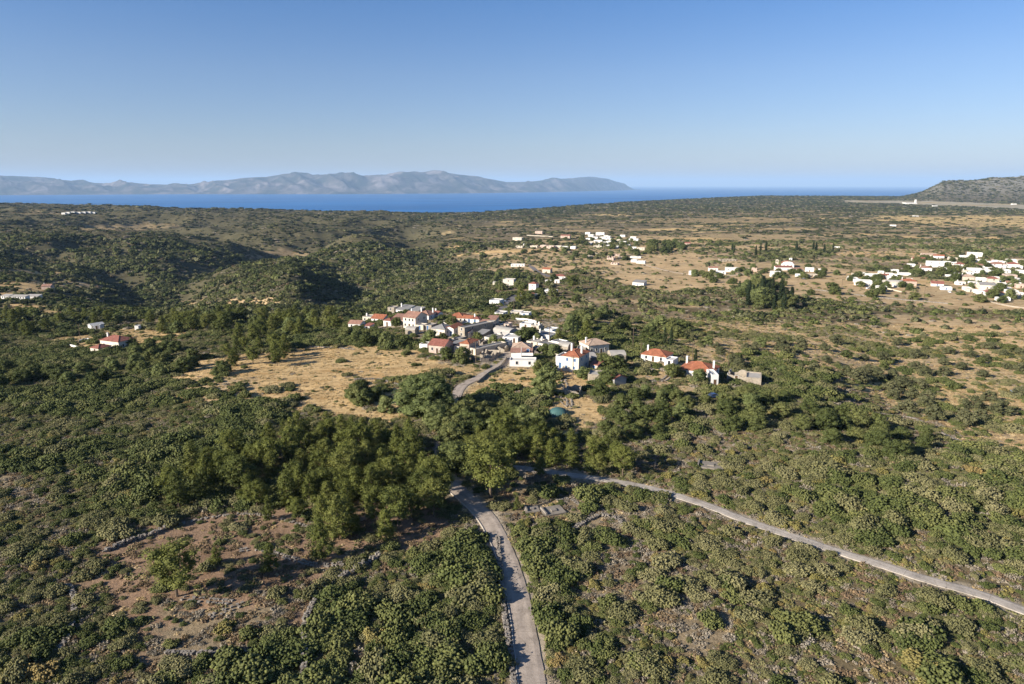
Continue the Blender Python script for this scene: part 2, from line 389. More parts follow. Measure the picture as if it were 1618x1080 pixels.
class MB:
    def __init__(s): s.v = []; s.f = []; s.m = []; s.uv = []
    def poly(s, pts, mi=0, uv=None):
        b = len(s.v); s.v += [tuple(p) for p in pts]; s.f.append(tuple(range(b, b+len(pts)))); s.m.append(mi)
        s.uv.append(uv or [(0, 0)]*len(pts))
    def box(s, x0, x1, y0, y1, z0, z1, mi=0):
        c = [(x0,y0,z0),(x1,y0,z0),(x1,y1,z0),(x0,y1,z0),(x0,y0,z1),(x1,y0,z1),(x1,y1,z1),(x0,y1,z1)]
        for f in ((0,3,2,1),(4,5,6,7),(0,1,5,4),(1,2,6,5),(2,3,7,6),(3,0,4,7)): s.poly([c[i] for i in f], mi)
    def tube(s, a, b, ra, rb, n=7, mi=0):
        a = Vector(a); b = Vector(b); d = (b-a).normalized(); q = d.to_track_quat('Z', 'Y')
        A = [a+q@Vector((ra*math.cos(2*math.pi*i/n), ra*math.sin(2*math.pi*i/n), 0)) for i in range(n)]
        B = [b+q@Vector((rb*math.cos(2*math.pi*i/n), rb*math.sin(2*math.pi*i/n), 0)) for i in range(n)]
        for i in range(n): j = (i+1) % n; s.poly([A[i], A[j], B[j], B[i]], mi)
        s.poly(A[::-1], mi); s.poly(B, mi)
    def build(s, name, mats, parent=None, link=True, loc=None):
        if not isinstance(mats, (list, tuple)): mats = [mats]
        o = meshobj(name, s.v, s.f, mats, parent, False, link); me = o.data
        me.polygons.foreach_set('material_index', s.m)
        u = me.uv_layers.new(name='UVMap'); flat = [c for p in s.uv for q in p for c in q]; u.data.foreach_set('uv', flat)
        if loc is not None: o.location = loc
        return o
# ------------------------------------------------------------------ ground sheet
def build_ground():
    az = np.unique(np.concatenate([np.linspace(-180, -50, 22), np.linspace(-50, 50, 561), np.linspace(50, 180, 22)]))[:-1]
    rr = np.concatenate([[.5, 15, 30, 45], np.geomspace(55, 7000, 640), [7400, 8200]])
    A, Rr = np.meshgrid(np.radians(az), rr)
    X = Rr*np.sin(A); Y = Rr*np.cos(A); Z = height(X, Y)
    # bench the ground under the road beds
    nr, na = X.shape
    dens, kind, px, py, _ = ground_info(X.ravel(), Y.ravel())
    V = np.stack([X, Y, Z], -1).reshape(-1, 3)
    i, j = np.meshgrid(np.arange(nr-1), np.arange(na), indexing='ij'); j2 = (j+1) % na
    F = np.stack([i*na+j, i*na+j2, (i+1)*na+j2, (i+1)*na+j], -1).reshape(-1, 4)[:, ::-1]
    CT = np.array([[.15, .122, .076], [.49, .365, .205], [.255, .175, .122], [.43, .335, .215], [.23, .185, .125], [.34, .295, .235]])
    c = CT[kind]
    for q in range(4):
        _, k2, *_r = ground_info(X.ravel()+(hsh(np.arange(X.size), np.arange(X.size)*0, q+3)-.5)*2.5*np.clip(Y.ravel()/200, .5, 6), Y.ravel()+(hsh(np.arange(X.size), np.arange(X.size)*0, q+30)-.5)*4*np.clip(Y.ravel()/200, .5, 8)); c = c+CT[k2]
    c = c/5
    hill = np.interp(px, HX, HT)/150*smooth(4200, 4800, Y.ravel())
    c = c*(1-hill[:, None])+np.array([.19, .185, .165])*hill[:, None]
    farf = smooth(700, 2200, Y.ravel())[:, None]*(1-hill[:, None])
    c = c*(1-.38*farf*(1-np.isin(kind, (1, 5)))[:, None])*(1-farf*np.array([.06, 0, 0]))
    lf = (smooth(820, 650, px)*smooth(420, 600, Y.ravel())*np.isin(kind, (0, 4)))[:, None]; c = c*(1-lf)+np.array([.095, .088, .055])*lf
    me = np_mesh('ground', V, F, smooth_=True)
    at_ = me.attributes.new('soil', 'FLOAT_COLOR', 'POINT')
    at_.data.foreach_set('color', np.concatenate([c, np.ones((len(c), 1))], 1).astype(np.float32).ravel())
    k_ = me.attributes.new('grass', 'FLOAT', 'POINT'); k_.data.foreach_set('value', np.isin(kind, (1, 3)).astype(np.float32))
    m, nt, bs = newmat('ground_soil'); p = worldpos(nt)
    ca = N(nt, 'ShaderNodeAttribute', attribute_name='soil').outputs['Color']
    n1 = noise_tex(nt, .09, 8, .7, p, .4); n2 = noise_tex(nt, 1.6, 6, .75, p); n3 = noise_tex(nt, .012, 6, .65, p)
    mp = N(nt, 'ShaderNodeMapping'); mp.inputs['Scale'].default_value = (.05, .3, .3); mp.inputs['Rotation'].default_value = (0, 0, .25); nt.links.new(p, mp.inputs[0])
    n4 = noise_tex(nt, 1, 5, .6, mp.outputs[0], .6)
    cc = mixc(nt, .85, ca, ramp(nt, n1, [(.3, (.62, .58, .52)), (.5, (1, .98, .95)), (.68, (1.18, 1.12, 1.02))]), 'MULTIPLY')
    cc = mixc(nt, .8, cc, ramp(nt, n2, [(.3, (.55, .52, .46)), (.52, (1, 1, 1)), (.7, (1.25, 1.2, 1.12))]), 'MULTIPLY')
    cc = mixc(nt, .7, cc, ramp(nt, n3, [(.35, (.78, .8, .78)), (.6, (1.12, 1.06, .98))]), 'MULTIPLY')
    cc = mixc(nt, N(nt, 'ShaderNodeAttribute', attribute_name='grass').outputs['Fac'], cc, mixc(nt, 1, cc, ramp(nt, n4, [(.35, (.74, .66, .56)), (.55, (1.05, 1.03, 1))]), 'MULTIPLY'))
    nt.links.new(cc, bs.inputs['Base Color']); spec(bs, 1, 0)
    bump(nt, bs, math_(nt, 'ADD', math_(nt, 'MULTIPLY', n2, .35), n1), .5)
    me.materials.append(m)
    o = bpy.data.objects.new('ground', me); col.objects.link(o); tag(o, kind='structure')
build_ground()

# ------------------------------------------------------------------ sea
def build_sea():
    n = 96; rr = [0]+list(np.geomspace(800, 110000, 30)); V = [(0, 0, -250)]; F = []
    for r in rr[1:]:
        for i in range(n): V.append((r*math.sin(2*math.pi*i/n), r*math.cos(2*math.pi*i/n), -250))
    for i in range(n): F.append((0, 1+(i+1) % n, 1+i))
    for k in range(len(rr)-2):
        for i in range(n): a = 1+k*n+i; b = 1+k*n+(i+1) % n; F.append((a, b, b+n, a+n))
    m, nt, bs = newmat('sea_water'); p = worldpos(nt)
    mp = N(nt, 'ShaderNodeMapping'); mp.inputs['Scale'].default_value = (.0004, .0011, .001); nt.links.new(p, mp.inputs[0])
    f = noise_tex(nt, 1, 6, .6, mp.outputs[0], .5)
    nt.links.new(ramp(nt, f, [(.38, (.002, .075, .23)), (.62, (.006, .115, .32))]), bs.inputs['Base Color'])
    spec(bs, .6, .05)
    o = meshobj('sea', V, F, [m]); tag(o, kind='structure')
build_sea()

# ------------------------------------------------------------------ mountains across the water
def build_mountains():
    SX = [-700,-400,-150,0,60,100,150,200,260,300,340,380,420,450,475,500,540,560,580,620,660,690,720,750,780,800,830,860,900,930,960,985,1003,1012]
    SY = [287,282,279,277.5,279,284,289,290,291.5,291,286,281,279,274,273,277,274,276,281,277,272,270,275,279,283,287,287,285,281,279,282,290,299,303]
    SX2 = np.array(SX); SY2 = np.array(SY)
    BX = [-700, 0, 300, 540, 760, 900, 1012]; BY = [308.5, 308, 306.5, 306.5, 305, 302.5, 299.5]
    nx, ny = 900, 60
    px = np.linspace(-700, 1013, nx); t = np.linspace(0, 1, ny)
    ang = lambda y: np.radians(PITCH)+np.arctan((y-540)/FPX)
    D0 = 315/np.tan(ang(np.interp(px, BX, BY)))
    PX, T = np.meshgrid(px, t); D = D0[None, :]+T*7000*(.45+.55*smooth(1013, 900, PX))
    rt = .5
    Dr = D0+rt*7000*(.45+.55*smooth(1013, 900, px))
    top = CAMH-Dr*np.tan(ang(np.interp(px, SX2, SY2)))+250
    top = np.maximum(top, 5)
    Xw = (PX-809)/FPX*D*CP; Yw = D
    prof = np.where(T < rt, np.sin(T/rt*math.pi/2)**1.15, np.cos((T-rt)/(1-rt)*math.pi/2)**1.2)
    rid = fbm(Xw, Yw, 2600, 5, 3, True); rid2 = fbm(Xw+.9*Yw, Yw*.5, 1100, 5, 8, True)
    amp = np.sin(np.pi*np.clip(T/rt, 0, 1))
    H = top[None, :]*prof+(rid-.6)*400*amp*np.clip(top/400, .15, 1)[None, :]+(rid2-.6)*380*amp*np.clip(top/400, .1, 1)[None, :]
    H += (fbm(Xw, Yw*.2, 700, 4, 15)-.5)*55*prof*np.clip(top/300, 0, 1)[None, :]
    H = np.maximum(H, 2); H[0] = -6; H[-1] = -6
    V = np.stack([Xw, Yw, H-250], -1).reshape(-1, 3)
    i, j = np.meshgrid(np.arange(ny-1), np.arange(nx-1), indexing='ij')
    F = np.stack([i*nx+j, i*nx+j+1, (i+1)*nx+j+1, (i+1)*nx+j], -1).reshape(-1, 4)
    m, nt, bs = newmat('mountain_rock'); p = worldpos(nt)
    n1 = noise_tex(nt, .0016, 9, .65, p, .5); n2 = noise_tex(nt, .006, 6, .7, p)
    cc = ramp(nt, n1, [(.40, (.025, .03, .022)), (.5, (.07, .06, .05)), (.62, (.18, .155, .15))])
    cc = mixc(nt, .7, cc, ramp(nt, n2, [(.35, (.6, .6, .6)), (.65, (1.2, 1.15, 1.1))]), 'MULTIPLY')
    nt.links.new(cc, bs.inputs['Base Color']); spec(bs, 1, 0)
    me = np_mesh('mountains', V, F, [m], smooth_=True)
    o = bpy.data.objects.new('mountains', me); col.objects.link(o); tag(o, kind='structure')
build_mountains()

# ------------------------------------------------------------------ haze
def build_haze():
    m = bpy.data.materials.new('haze_air'); m.use_nodes = True; nt = m.node_tree; nt.nodes.clear()
    out = N(nt, 'ShaderNodeOutputMaterial'); v = N(nt, 'ShaderNodeVolumePrincipled')
    v.inputs['Color'].default_value = (.48, .70, 1.0, 1); v.inputs['Density'].default_value = 2.4e-5; v.inputs['Anisotropy'].default_value = .0
    nt.links.new(v.outputs[0], out.inputs['Volume'])
    mb = MB(); mb.box(-115000, 115000, -115000, 115000, -270, 900)
    o = mb.build('haze', m); tag(o, kind='stuff', label='thin blue haze over the land and the sea', cat='haze')
build_haze()
# ------------------------------------------------------------------ foliage
rng = np.random.default_rng(7)
def foliage_mat(name, c1, c2, c3, trans=.13, rim=1.0):
    """leaf colour varies from plant to plant and from leaf cluster to leaf cluster"""
    m, nt, bs = newmat(name)
    oi = N(nt, 'ShaderNodeObjectInfo')
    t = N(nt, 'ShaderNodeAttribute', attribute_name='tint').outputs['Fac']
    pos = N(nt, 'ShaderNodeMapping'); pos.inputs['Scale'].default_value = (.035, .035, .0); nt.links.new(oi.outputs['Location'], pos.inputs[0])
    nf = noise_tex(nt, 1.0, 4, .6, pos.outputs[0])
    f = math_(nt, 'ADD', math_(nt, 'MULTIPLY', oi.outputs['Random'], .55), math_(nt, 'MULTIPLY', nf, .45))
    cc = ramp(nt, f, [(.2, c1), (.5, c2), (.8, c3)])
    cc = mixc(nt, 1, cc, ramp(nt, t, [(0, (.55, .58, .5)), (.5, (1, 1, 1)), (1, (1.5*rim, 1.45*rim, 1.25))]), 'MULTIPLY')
    nt.links.new(cc, bs.inputs['Base Color']); spec(bs, .75, .12)
    tr = N(nt, 'ShaderNodeBsdfTranslucent'); nt.links.new(mixc(nt, 1, cc, (1.2, 1.3, .6), 'MULTIPLY'), tr.inputs[0])
    mx = N(nt, 'ShaderNodeMixShader'); mx.inputs[0].default_value = trans
    nt.links.new(bs.outputs[0], mx.inputs[1]); nt.links.new(tr.outputs[0], mx.inputs[2])
    nt.links.new(mx.outputs[0], nt.nodes['Material Output'].inputs['Surface'])
    return m
def gain(k, *cs): return [tuple(x*k for x in c) for c in cs]
FM = {
 'mastic': foliage_mat('mastic_leaves', *gain(1.3, (.046,.056,.018), (.066,.076,.025), (.098,.100,.036))),
 'olive_green': foliage_mat('heath_leaves', *gain(1.2, (.095,.092,.042), (.122,.115,.052), (.155,.14,.072))),
 'yellow': foliage_mat('spurge_leaves', *gain(1.25, (.120,.108,.036), (.150,.128,.046), (.165,.120,.050))),
 'grey': foliage_mat('dry_twigs', *gain(1.15, (.150,.125,.098), (.185,.155,.120), (.22,.19,.155)), .1),
 'brown': foliage_mat('dry_brush', *gain(1.15, (.125,.085,.055), (.15,.105,.065), (.17,.125,.075)), .1),
 'pine': foliage_mat('pine_needles', *gain(1.08, (.075,.086,.024), (.105,.115,.028), (.135,.138,.040)), .15),
 'far': foliage_mat('distant_crowns', (.030,.040,.016), (.048,.054,.022), (.075,.074,.032), .1),
 'olive': foliage_mat('olive_leaves', (.085,.088,.042), (.11,.110,.055), (.135,.130,.068), .15),
 'carob': foliage_mat('carob_leaves', *gain(1.55, (.074,.088,.032), (.088,.100,.038), (.105,.114,.044)), .2),
 'cypress': foliage_mat('cypress_leaves', (.018,.028,.012), (.025,.036,.015), (.035,.045,.018), .05),
}
def ico(sub):
    import bmesh
    bm = bmesh.new(); bmesh.ops.create_icosphere(bm, subdivisions=sub, radius=1)
    V = np.array([v.co[:] for v in bm.verts]); F = np.array([[v.index for v in f.verts] for f in bm.faces]); bm.free()
    return V, F
ICO1, ICO2, ICO3 = ico(1), ico(2), ico(3)
def blob(r, center, rad, tint, sub=ICO2, rough=.22):
    V, F = sub; V = V*(1+rough*(r.random((len(V), 1))-.5)*2)
    return V*np.asarray(rad)+np.asarray(center), F, np.full(len(F), tint)
def leaves(r, center, rad, n, size, tint, out=.8, up=.15, spread=.14):
    """n leaf clusters (bent triangles/quads) over an ellipsoid"""
    d = r.normal(size=(n, 3)); d /= np.linalg.norm(d, axis=1)[:, None]; d[:, 2] = np.where(d[:, 2] < -.25, -d[:, 2], d[:, 2])
    c = np.asarray(center)+d*np.asarray(rad)*(1+spread*r.normal(size=(n, 1)))
    nrm = d*out+r.normal(size=(n, 3))*(1-out*.55)*.62; nrm[:, 2] += up; nrm /= np.linalg.norm(nrm, axis=1)[:, None]
    a = np.cross(nrm, r.normal(size=(n, 3))); a /= np.linalg.norm(a, axis=1)[:, None]; b = np.cross(nrm, a)
    s = size*(.6+.8*r.random((n, 1))); e = .55+.5*r.random((n, 1))
    P = np.stack([c-a*s, c-b*s*e+nrm*s*.2, c+a*s, c+b*s*e+nrm*s*.15], 1).reshape(-1, 3)
    F = np.arange(n*4).reshape(n, 4)
    return P, F, np.clip(tint+r.normal(size=n)*.2, 0, 1)
def assemble(name, parts, mats):
    V = []; F = []; T = []; b = 0
    for P, f, t in parts:
        f = np.asarray(f)
        if f.shape[1] == 3: f = np.concatenate([f, f[:, 2:3]], 1)
        V.append(P); F.append(f+b); T.append(t); b += len(P)
    V = np.concatenate(V); F = np.concatenate(F); T = np.concatenate(T)
    tri = F[:, 2] == F[:, 3]
    me = bpy.data.meshes.new(name); me.vertices.add(len(V)); me.vertices.foreach_set('co', V.astype(np.float32).ravel())
    tot = np.where(tri, 3, 4); st = np.concatenate([[0], np.cumsum(tot)[:-1]])
    L = np.concatenate([F[i, :3] if tri[i] else F[i] for i in range(len(F))]).astype(np.int32)
    me.loops.add(len(L)); me.loops.foreach_set('vertex_index', L)
    me.polygons.add(len(F)); me.polygons.foreach_set('loop_start', st.astype(np.int32)); me.update(calc_edges=True)
    for m in mats: me.materials.append(m)
    a = me.attributes.new('tint', 'FLOAT', 'FACE'); a.data.foreach_set('value', T.astype(np.float32))
    return me
def shrub_mesh(name, seed, mat, lobes=9, knobs=36, ks=.072, flat=.62, leafn=26, spiky=.3):
    """unit bush: lobed dome packed with leafy knobs"""
    r = np.random.default_rng(seed); parts = []
    for k in range(lobes):
        if k == 0: cx, cy, cz, rad = 0, 0, .12, .56
        else:
            a = k*2.4+r.random()*.9; q = .30+.45*r.random(); cx, cy = q*math.cos(a), q*math.sin(a); rad = .24+.22*r.random(); cz = .06+.34*r.random()*(1-q*.6)
        t = .35+.3*r.random(); R3 = np.array((rad, rad*(.85+.3*r.random()), rad*flat*1.35))
        parts.append(blob(r, (cx, cy, cz), R3*.8, t*.4, ICO1, .12))  # core tinted darker: shade in the gaps between knobs, put into the colour
        n = int(knobs*(rad/.35)**2)+3
        for i in range(n):
            d = r.normal(size=3); d /= np.linalg.norm(d); d[2] = abs(d[2])*.9+.1 if d[2] > -.5 else -d[2]
            c = np.array((cx, cy, cz))+d*R3*(.8+.28*r.random()); s_ = ks*(.6+.7*r.random())
            parts.append(blob(r, c, (s_, s_*(.8+.4*r.random()), s_*.85), np.clip(t+.25*r.normal(), 0, 1), ICO1, .28))
        parts.append(leaves(r, (cx, cy, cz), R3*1.0, int(leafn*(rad/.35)**2), .06, t+.05, spread=spiky, up=.3))
    return assemble(name, parts, [mat])
def cushion_mesh(name, seed, mats, n=16, rad=1.0, ks=.16):
    """patch of separate low cushions"""
    r = np.random.default_rng(seed); parts = []
    for i in range(n):
        a = r.random()*6.28; q = rad*r.random()**.5; s_ = ks*(.55+.9*r.random()); c = (q*math.cos(a), q*math.sin(a), s_*.25); t = .2+.65*r.random()
        parts.append(blob(r, c, (s_, s_*(.8+.4*r.random()), s_*.8), t, ICO1, .3)); parts.append(leaves(r, c, (s_, s_, s_*.9), 9, .07, t+.1, spread=.35, out=.4))
    return assemble(name, parts, mats)
def brush_mesh(name, seed, mat, n=150, size=.09, flat=.5):
    """open twiggy cushion"""
    r = np.random.default_rng(seed); parts = [blob(r, (0, 0, .05), (.62, .62, .3*flat*1.5), .3, ICO1, .3)]
    for k in range(7):
        a = r.random()*6.28; q = .65*r.random()**.5; s = .22+.2*r.random()
        parts.append(leaves(r, (q*math.cos(a), q*math.sin(a), .08), (s, s, s*flat*1.6), n//7, size, .4+.3*r.random(), out=.35, up=.0, spread=.35))
    return assemble(name, parts, [mat])
def clump_mesh(name, seed, mat, lobes=4, leafn=22, size=.17, flat=.8):
    r = np.random.default_rng(seed); parts = []
    for k in range(lobes):
        a = k*2.1+r.random(); q = 0 if k == 0 else .3+.35*r.random(); rad = .6 if k == 0 else .32+.2*r.random()
        R3 = np.array((rad, rad, rad*flat)); t = .35+.3*r.random(); c = (q*math.cos(a), q*math.sin(a), .25*flat)
        parts.append(blob(r, c, R3*.92, t, ICO1, .2)); parts.append(leaves(r, c, R3, leafn, size, t))
    return assemble(name, parts, [mat])

# variant lists; index = the number kept on each point
NEAR = []
for i in range(4): NEAR.append(('mastic', shrub_mesh('mastic', 10+i, FM['mastic'], 8+i)))
for i in range(3): NEAR.append(('heath', shrub_mesh('heath', 20+i, FM['olive_green'], 8+i, 40, .066, .55, 44, .4)))
for i in range(2): NEAR.append(('spurge', shrub_mesh('spurge', 30+i, FM['yellow'], 6, 28, .08, .6)))
for i in range(3): NEAR.append(('grey', brush_mesh('grey_brush', 40+i, FM['grey'], 260, .085)))
for i in range(2): NEAR.append(('brown', brush_mesh('brown_brush', 50+i, FM['brown'], 240, .09)))
for i, q in enumerate(('olive_green', 'olive_green', 'mastic', 'yellow', 'grey', 'grey', 'brown', 'brown')): NEAR.append(('cushions', cushion_mesh('cushions', 400+i, [FM[q]], 24, 1.0, .165)))
MID = [clump_mesh('m', 60+i, FM['mastic']) for i in range(3)]+[clump_mesh('m', 64, FM['olive_green']), clump_mesh('m', 65, FM['olive_green'], flat=.6), clump_mesh('m', 66, FM['far'], 5), clump_mesh('m', 67, FM['far'], 5, flat=1.0), clump_mesh('m', 68, FM['grey'], 3, flat=.45), clump_mesh('m', 69, FM['olive'], 4, flat=.9), clump_mesh('m', 70, FM['brown'], 3, flat=.4)]
FAR = [clump_mesh('f', 80+i, FM['far'], 3, 8, .25, .7) for i in range(3)]+[clump_mesh('f', 84, FM['olive_green'], 3, 8, .25, .5), clump_mesh('f', 85, FM['grey'], 2, 8, .25, .35)]

def scatter(name, meshes, P, S, idx, label, cat, rot=None):
    """one stuff object: a point cloud that carries the plants"""
    cl = bpy.data.collections.new(name+'_kinds')
    for k, me in enumerate(meshes):
        o = bpy.data.objects.new('%s_kind.%03d' % (name, k), me); cl.objects.link(o)
    me = bpy.data.meshes.new(name); n = len(P); me.vertices.add(n); me.vertices.foreach_set('co', np.asarray(P, np.float32).ravel())
    def attr(nm, ty, key, v): a = me.attributes.new(nm, ty, 'POINT'); a.data.foreach_set(key, v)
    attr('scl', 'FLOAT_VECTOR', 'vector', np.asarray(S, np.float32).ravel())
    rz = np.zeros((n, 3), np.float32); rz[:, 2] = rng.random(n)*6.283 if rot is None else rot
    rz[:, 0] = rng.normal(size=n)*.06; rz[:, 1] = rng.normal(size=n)*.06
    attr('rot', 'FLOAT_VECTOR', 'vector', rz.ravel()); attr('idx', 'INT', 'value', np.asarray(idx, np.int32))
    o = bpy.data.objects.new(name, me); col.objects.link(o); tag(o, label, cat, kind='stuff')
    ng = bpy.data.node_groups.new(name, 'GeometryNodeTree')
    ng.interface.new_socket('Geometry', in_out='INPUT', socket_type='NodeSocketGeometry'); ng.interface.new_socket('Geometry', in_out='OUTPUT', socket_type='NodeSocketGeometry')
    gi = ng.nodes.new('NodeGroupInput'); go = ng.nodes.new('NodeGroupOutput'); ip = ng.nodes.new('GeometryNodeInstanceOnPoints')
    ci = ng.nodes.new('GeometryNodeCollectionInfo'); ci.inputs[0].default_value = cl; ci.inputs[1].default_value = True; ci.inputs[2].default_value = True
    def na(nm, ty): a = ng.nodes.new('GeometryNodeInputNamedAttribute'); a.data_type = ty; a.inputs[0].default_value = nm; return a.outputs[0]
    e2r = ng.nodes.new('FunctionNodeEulerToRotation')
    L = ng.links.new; L(gi.outputs[0], ip.inputs['Points']); L(ci.outputs[0], ip.inputs['Instance']); ip.inputs['Pick Instance'].default_value = True
    L(na('idx', 'INT'), ip.inputs['Instance Index']); L(na('rot', 'FLOAT_VECTOR'), e2r.inputs[0]); L(e2r.outputs[0], ip.inputs['Rotation'])
    L(na('scl', 'FLOAT_VECTOR'), ip.inputs['Scale']); L(ip.outputs[0], go.inputs[0])
    md = o.modifiers.new('plants', 'NODES'); md.node_group = ng
    return o
def candidates(n, y0, y1, power=1.0, wide=.95, seed=0):
    """random ground points, uniform over the ground (power 1) or thinning with distance"""
    r = np.random.default_rng(seed); a = 2-power*0  # area density of a wedge grows with Y
    u = r.random(n); k = 2.0 if power == 1 else power
    Y = (y0**k+u*(y1**k-y0**k))**(1/k) if k != 0 else y0*(y1/y0)**u
    X = (r.random(n)*2-1)*wide*(Y+15)
    return X, Y

AVOID = []      # (x, y, radius) of things the scrub keeps clear of
def keep_clear(X, Y):
    m = np.ones(len(X), bool)
    for x, y, r_ in AVOID: m &= ((X-x)**2+(Y-y)**2) > r_*r_
    return m
# ------------------------------------------------------------------ roads
def catmull(pts, step=1.5):
    out = []; P = [pts[0]]+list(pts)+[pts[-1]]
    for i in range(1, len(P)-2):
        a, b, c, d = [np.array(P[k][:2]) for k in (i-1, i, i+1, i+2)]
        n = max(2, int(np.linalg.norm(c-b)/step))
        for k in range(n):
            t = k/n; out.append(.5*((2*b)+(c-a)*t+(2*a-5*b+4*c-d)*t*t+(3*b-a-3*c+d)*t**3))
    out.append(np.array(pts[-1][:2])); return np.array(out)
def road_material(name, c, joints=0):
    m, nt, bs = newmat(name); p = worldpos(nt)
    n1 = noise_tex(nt, .35, 6, .7, p); n2 = noise_tex(nt, 4, 5, .7, p)
    cc = ramp(nt, n1, [(.3, tuple(x*.62 for x in c)), (.5, c), (.68, tuple(x*1.18 for x in c))])
    cc = mixc(nt, .6, cc, ramp(nt, n2, [(.3, (.75, .72, .68)), (.6, (1.05, 1.05, 1.05))]), 'MULTIPLY')
    uv = N(nt, 'ShaderNodeUVMap').outputs[0]; sp = N(nt, 'ShaderNodeSeparateXYZ'); nt.links.new(uv, sp.inputs[0])
    # worn wheel tracks and cast joints
    tr = math_(nt, 'ABSOLUTE', math_(nt, 'SUBTRACT', math_(nt, 'ABSOLUTE', sp.outputs[0]), .45))
    cc = mixc(nt, .55, cc, ramp(nt, tr, [(0, (1.1, 1.08, 1.05)), (.3, (.86, .84, .82))]), 'MULTIPLY')
    if joints:
        j = math_(nt, 'FRACT', math_(nt, 'MULTIPLY', sp.outputs[1], 1/joints))
        cc = mixc(nt, .8, cc, ramp(nt, j, [(0, (.45, .43, .4)), (.018, (1, 1, 1))]), 'MULTIPLY')
    v = N(nt, 'ShaderNodeTexVoronoi', feature='DISTANCE_TO_EDGE'); v.inputs['Scale'].default_value = .4; nt.links.new(p, v.inputs['Vector'])
    cc = mixc(nt, .4, cc, ramp(nt, v.outputs['Distance'], [(0, (.5, .47, .43)), (.02, (1, 1, 1))]), 'MULTIPLY')
    nt.links.new(cc, bs.inputs['Base Color']); spec(bs, .95, .1); bump(nt, bs, n2, .04); return m
def build_road(name, key, mat, label=None, lip=False):
    pts, wd = ROADS[key]; C = catmull(pts); T = np.gradient(C, axis=0); T /= np.linalg.norm(T, axis=1)[:, None]; Nn = np.stack([-T[:, 1], T[:, 0]], 1)
    s = np.concatenate([[0], np.cumsum(np.linalg.norm(np.diff(C, axis=0), axis=1))]); mb = MB()
    wv = wd*(1+.06*(fbm(s, s*0, 9, 3, 4)-.5)*2)
    offs = [-.5, -.3, 0, .3, .5]; rows = []
    zc = height(C[:, 0], C[:, 1]); k = np.ones(9)/9; zs = np.convolve(np.pad(zc, 4, 'edge'), k, 'valid')
    for o_ in offs:
        P = C+Nn*(wv*o_)[:, None]; P = P+(Nn*((fbm(s, s*0+o_*9, 1.3, 2, 6)-.5)*.25)[:, None] if abs(o_) == .5 else 0)
        zt = height(P[:, 0], P[:, 1]); z = np.maximum(zt*.4+zs*.6, zt)+.13+(.02 if abs(o_) < .4 else -.02)
        rows.append(np.concatenate([P, z[:, None]], 1))
    rows = [rows[0]+np.concatenate([-Nn*.25, np.full((len(C), 1), -.6)], 1)]+rows+[rows[-1]+np.concatenate([Nn*.25, np.full((len(C), 1), -.6)], 1)]
    U = [-1.1]+[o_*2 for o_ in offs]+[1.1]
    for i in range(len(C)-1):
        for j in range(6): mb.poly([rows[j][i], rows[j][i+1], rows[j+1][i+1], rows[j+1][i]][::-1], 0, [(U[j], s[i]), (U[j], s[i+1]), (U[j+1], s[i+1]), (U[j+1], s[i])][::-1])
    o = mb.build(name, mat); tag(o, label, None, None, 'structure')
    if lip:
        mb = MB()
        for i in range(len(C)-1):
            a, b = rows[5-4*(lip < 0)][i], rows[5-4*(lip < 0)][i+1]; na_, nb = np.append(Nn[i]*lip, 0), np.append(Nn[i+1]*lip, 0)
            h = np.array([0, 0, .12])
            q = [a-h*.5, b-h*.5, b+h, a+h]; mb.poly(q); mb.poly([a+h, b+h, b+h+nb*.16, a+h+na_*.16]); mb.poly([a+h+na_*.16, b+h+nb*.16, b-h*3+nb*.16, a-h*3+na_*.16])
        o2 = mb.build('road_edging', M['pale_conc']); tag(o2, None, None, None, 'structure')
M['pale_conc'] = plain('pale_concrete', (.42, .37, .31), .95, .2, 1.2)
rm = road_material('lane_concrete', (.34, .285, .235), 5.5); rm2 = road_material('side_road_concrete', (.36, .32, .275), 6); rm3 = road_material('asphalt', (.16, .145, .14)); rm4 = road_material('dirt_track', (.45, .36, .27))
build_road('concrete_lane', 'main', rm, None, 1 if True else 0)
build_road('village_lane', 'main_b', rm); build_road('side_road', 'side', rm2)
build_road('asphalt_road', 'upper', rm3); build_road('asphalt_road', 'upper_b', rm3)
build_road('dirt_track', 'plain', rm4); build_road('dirt_track', 'plain_b', rm4)

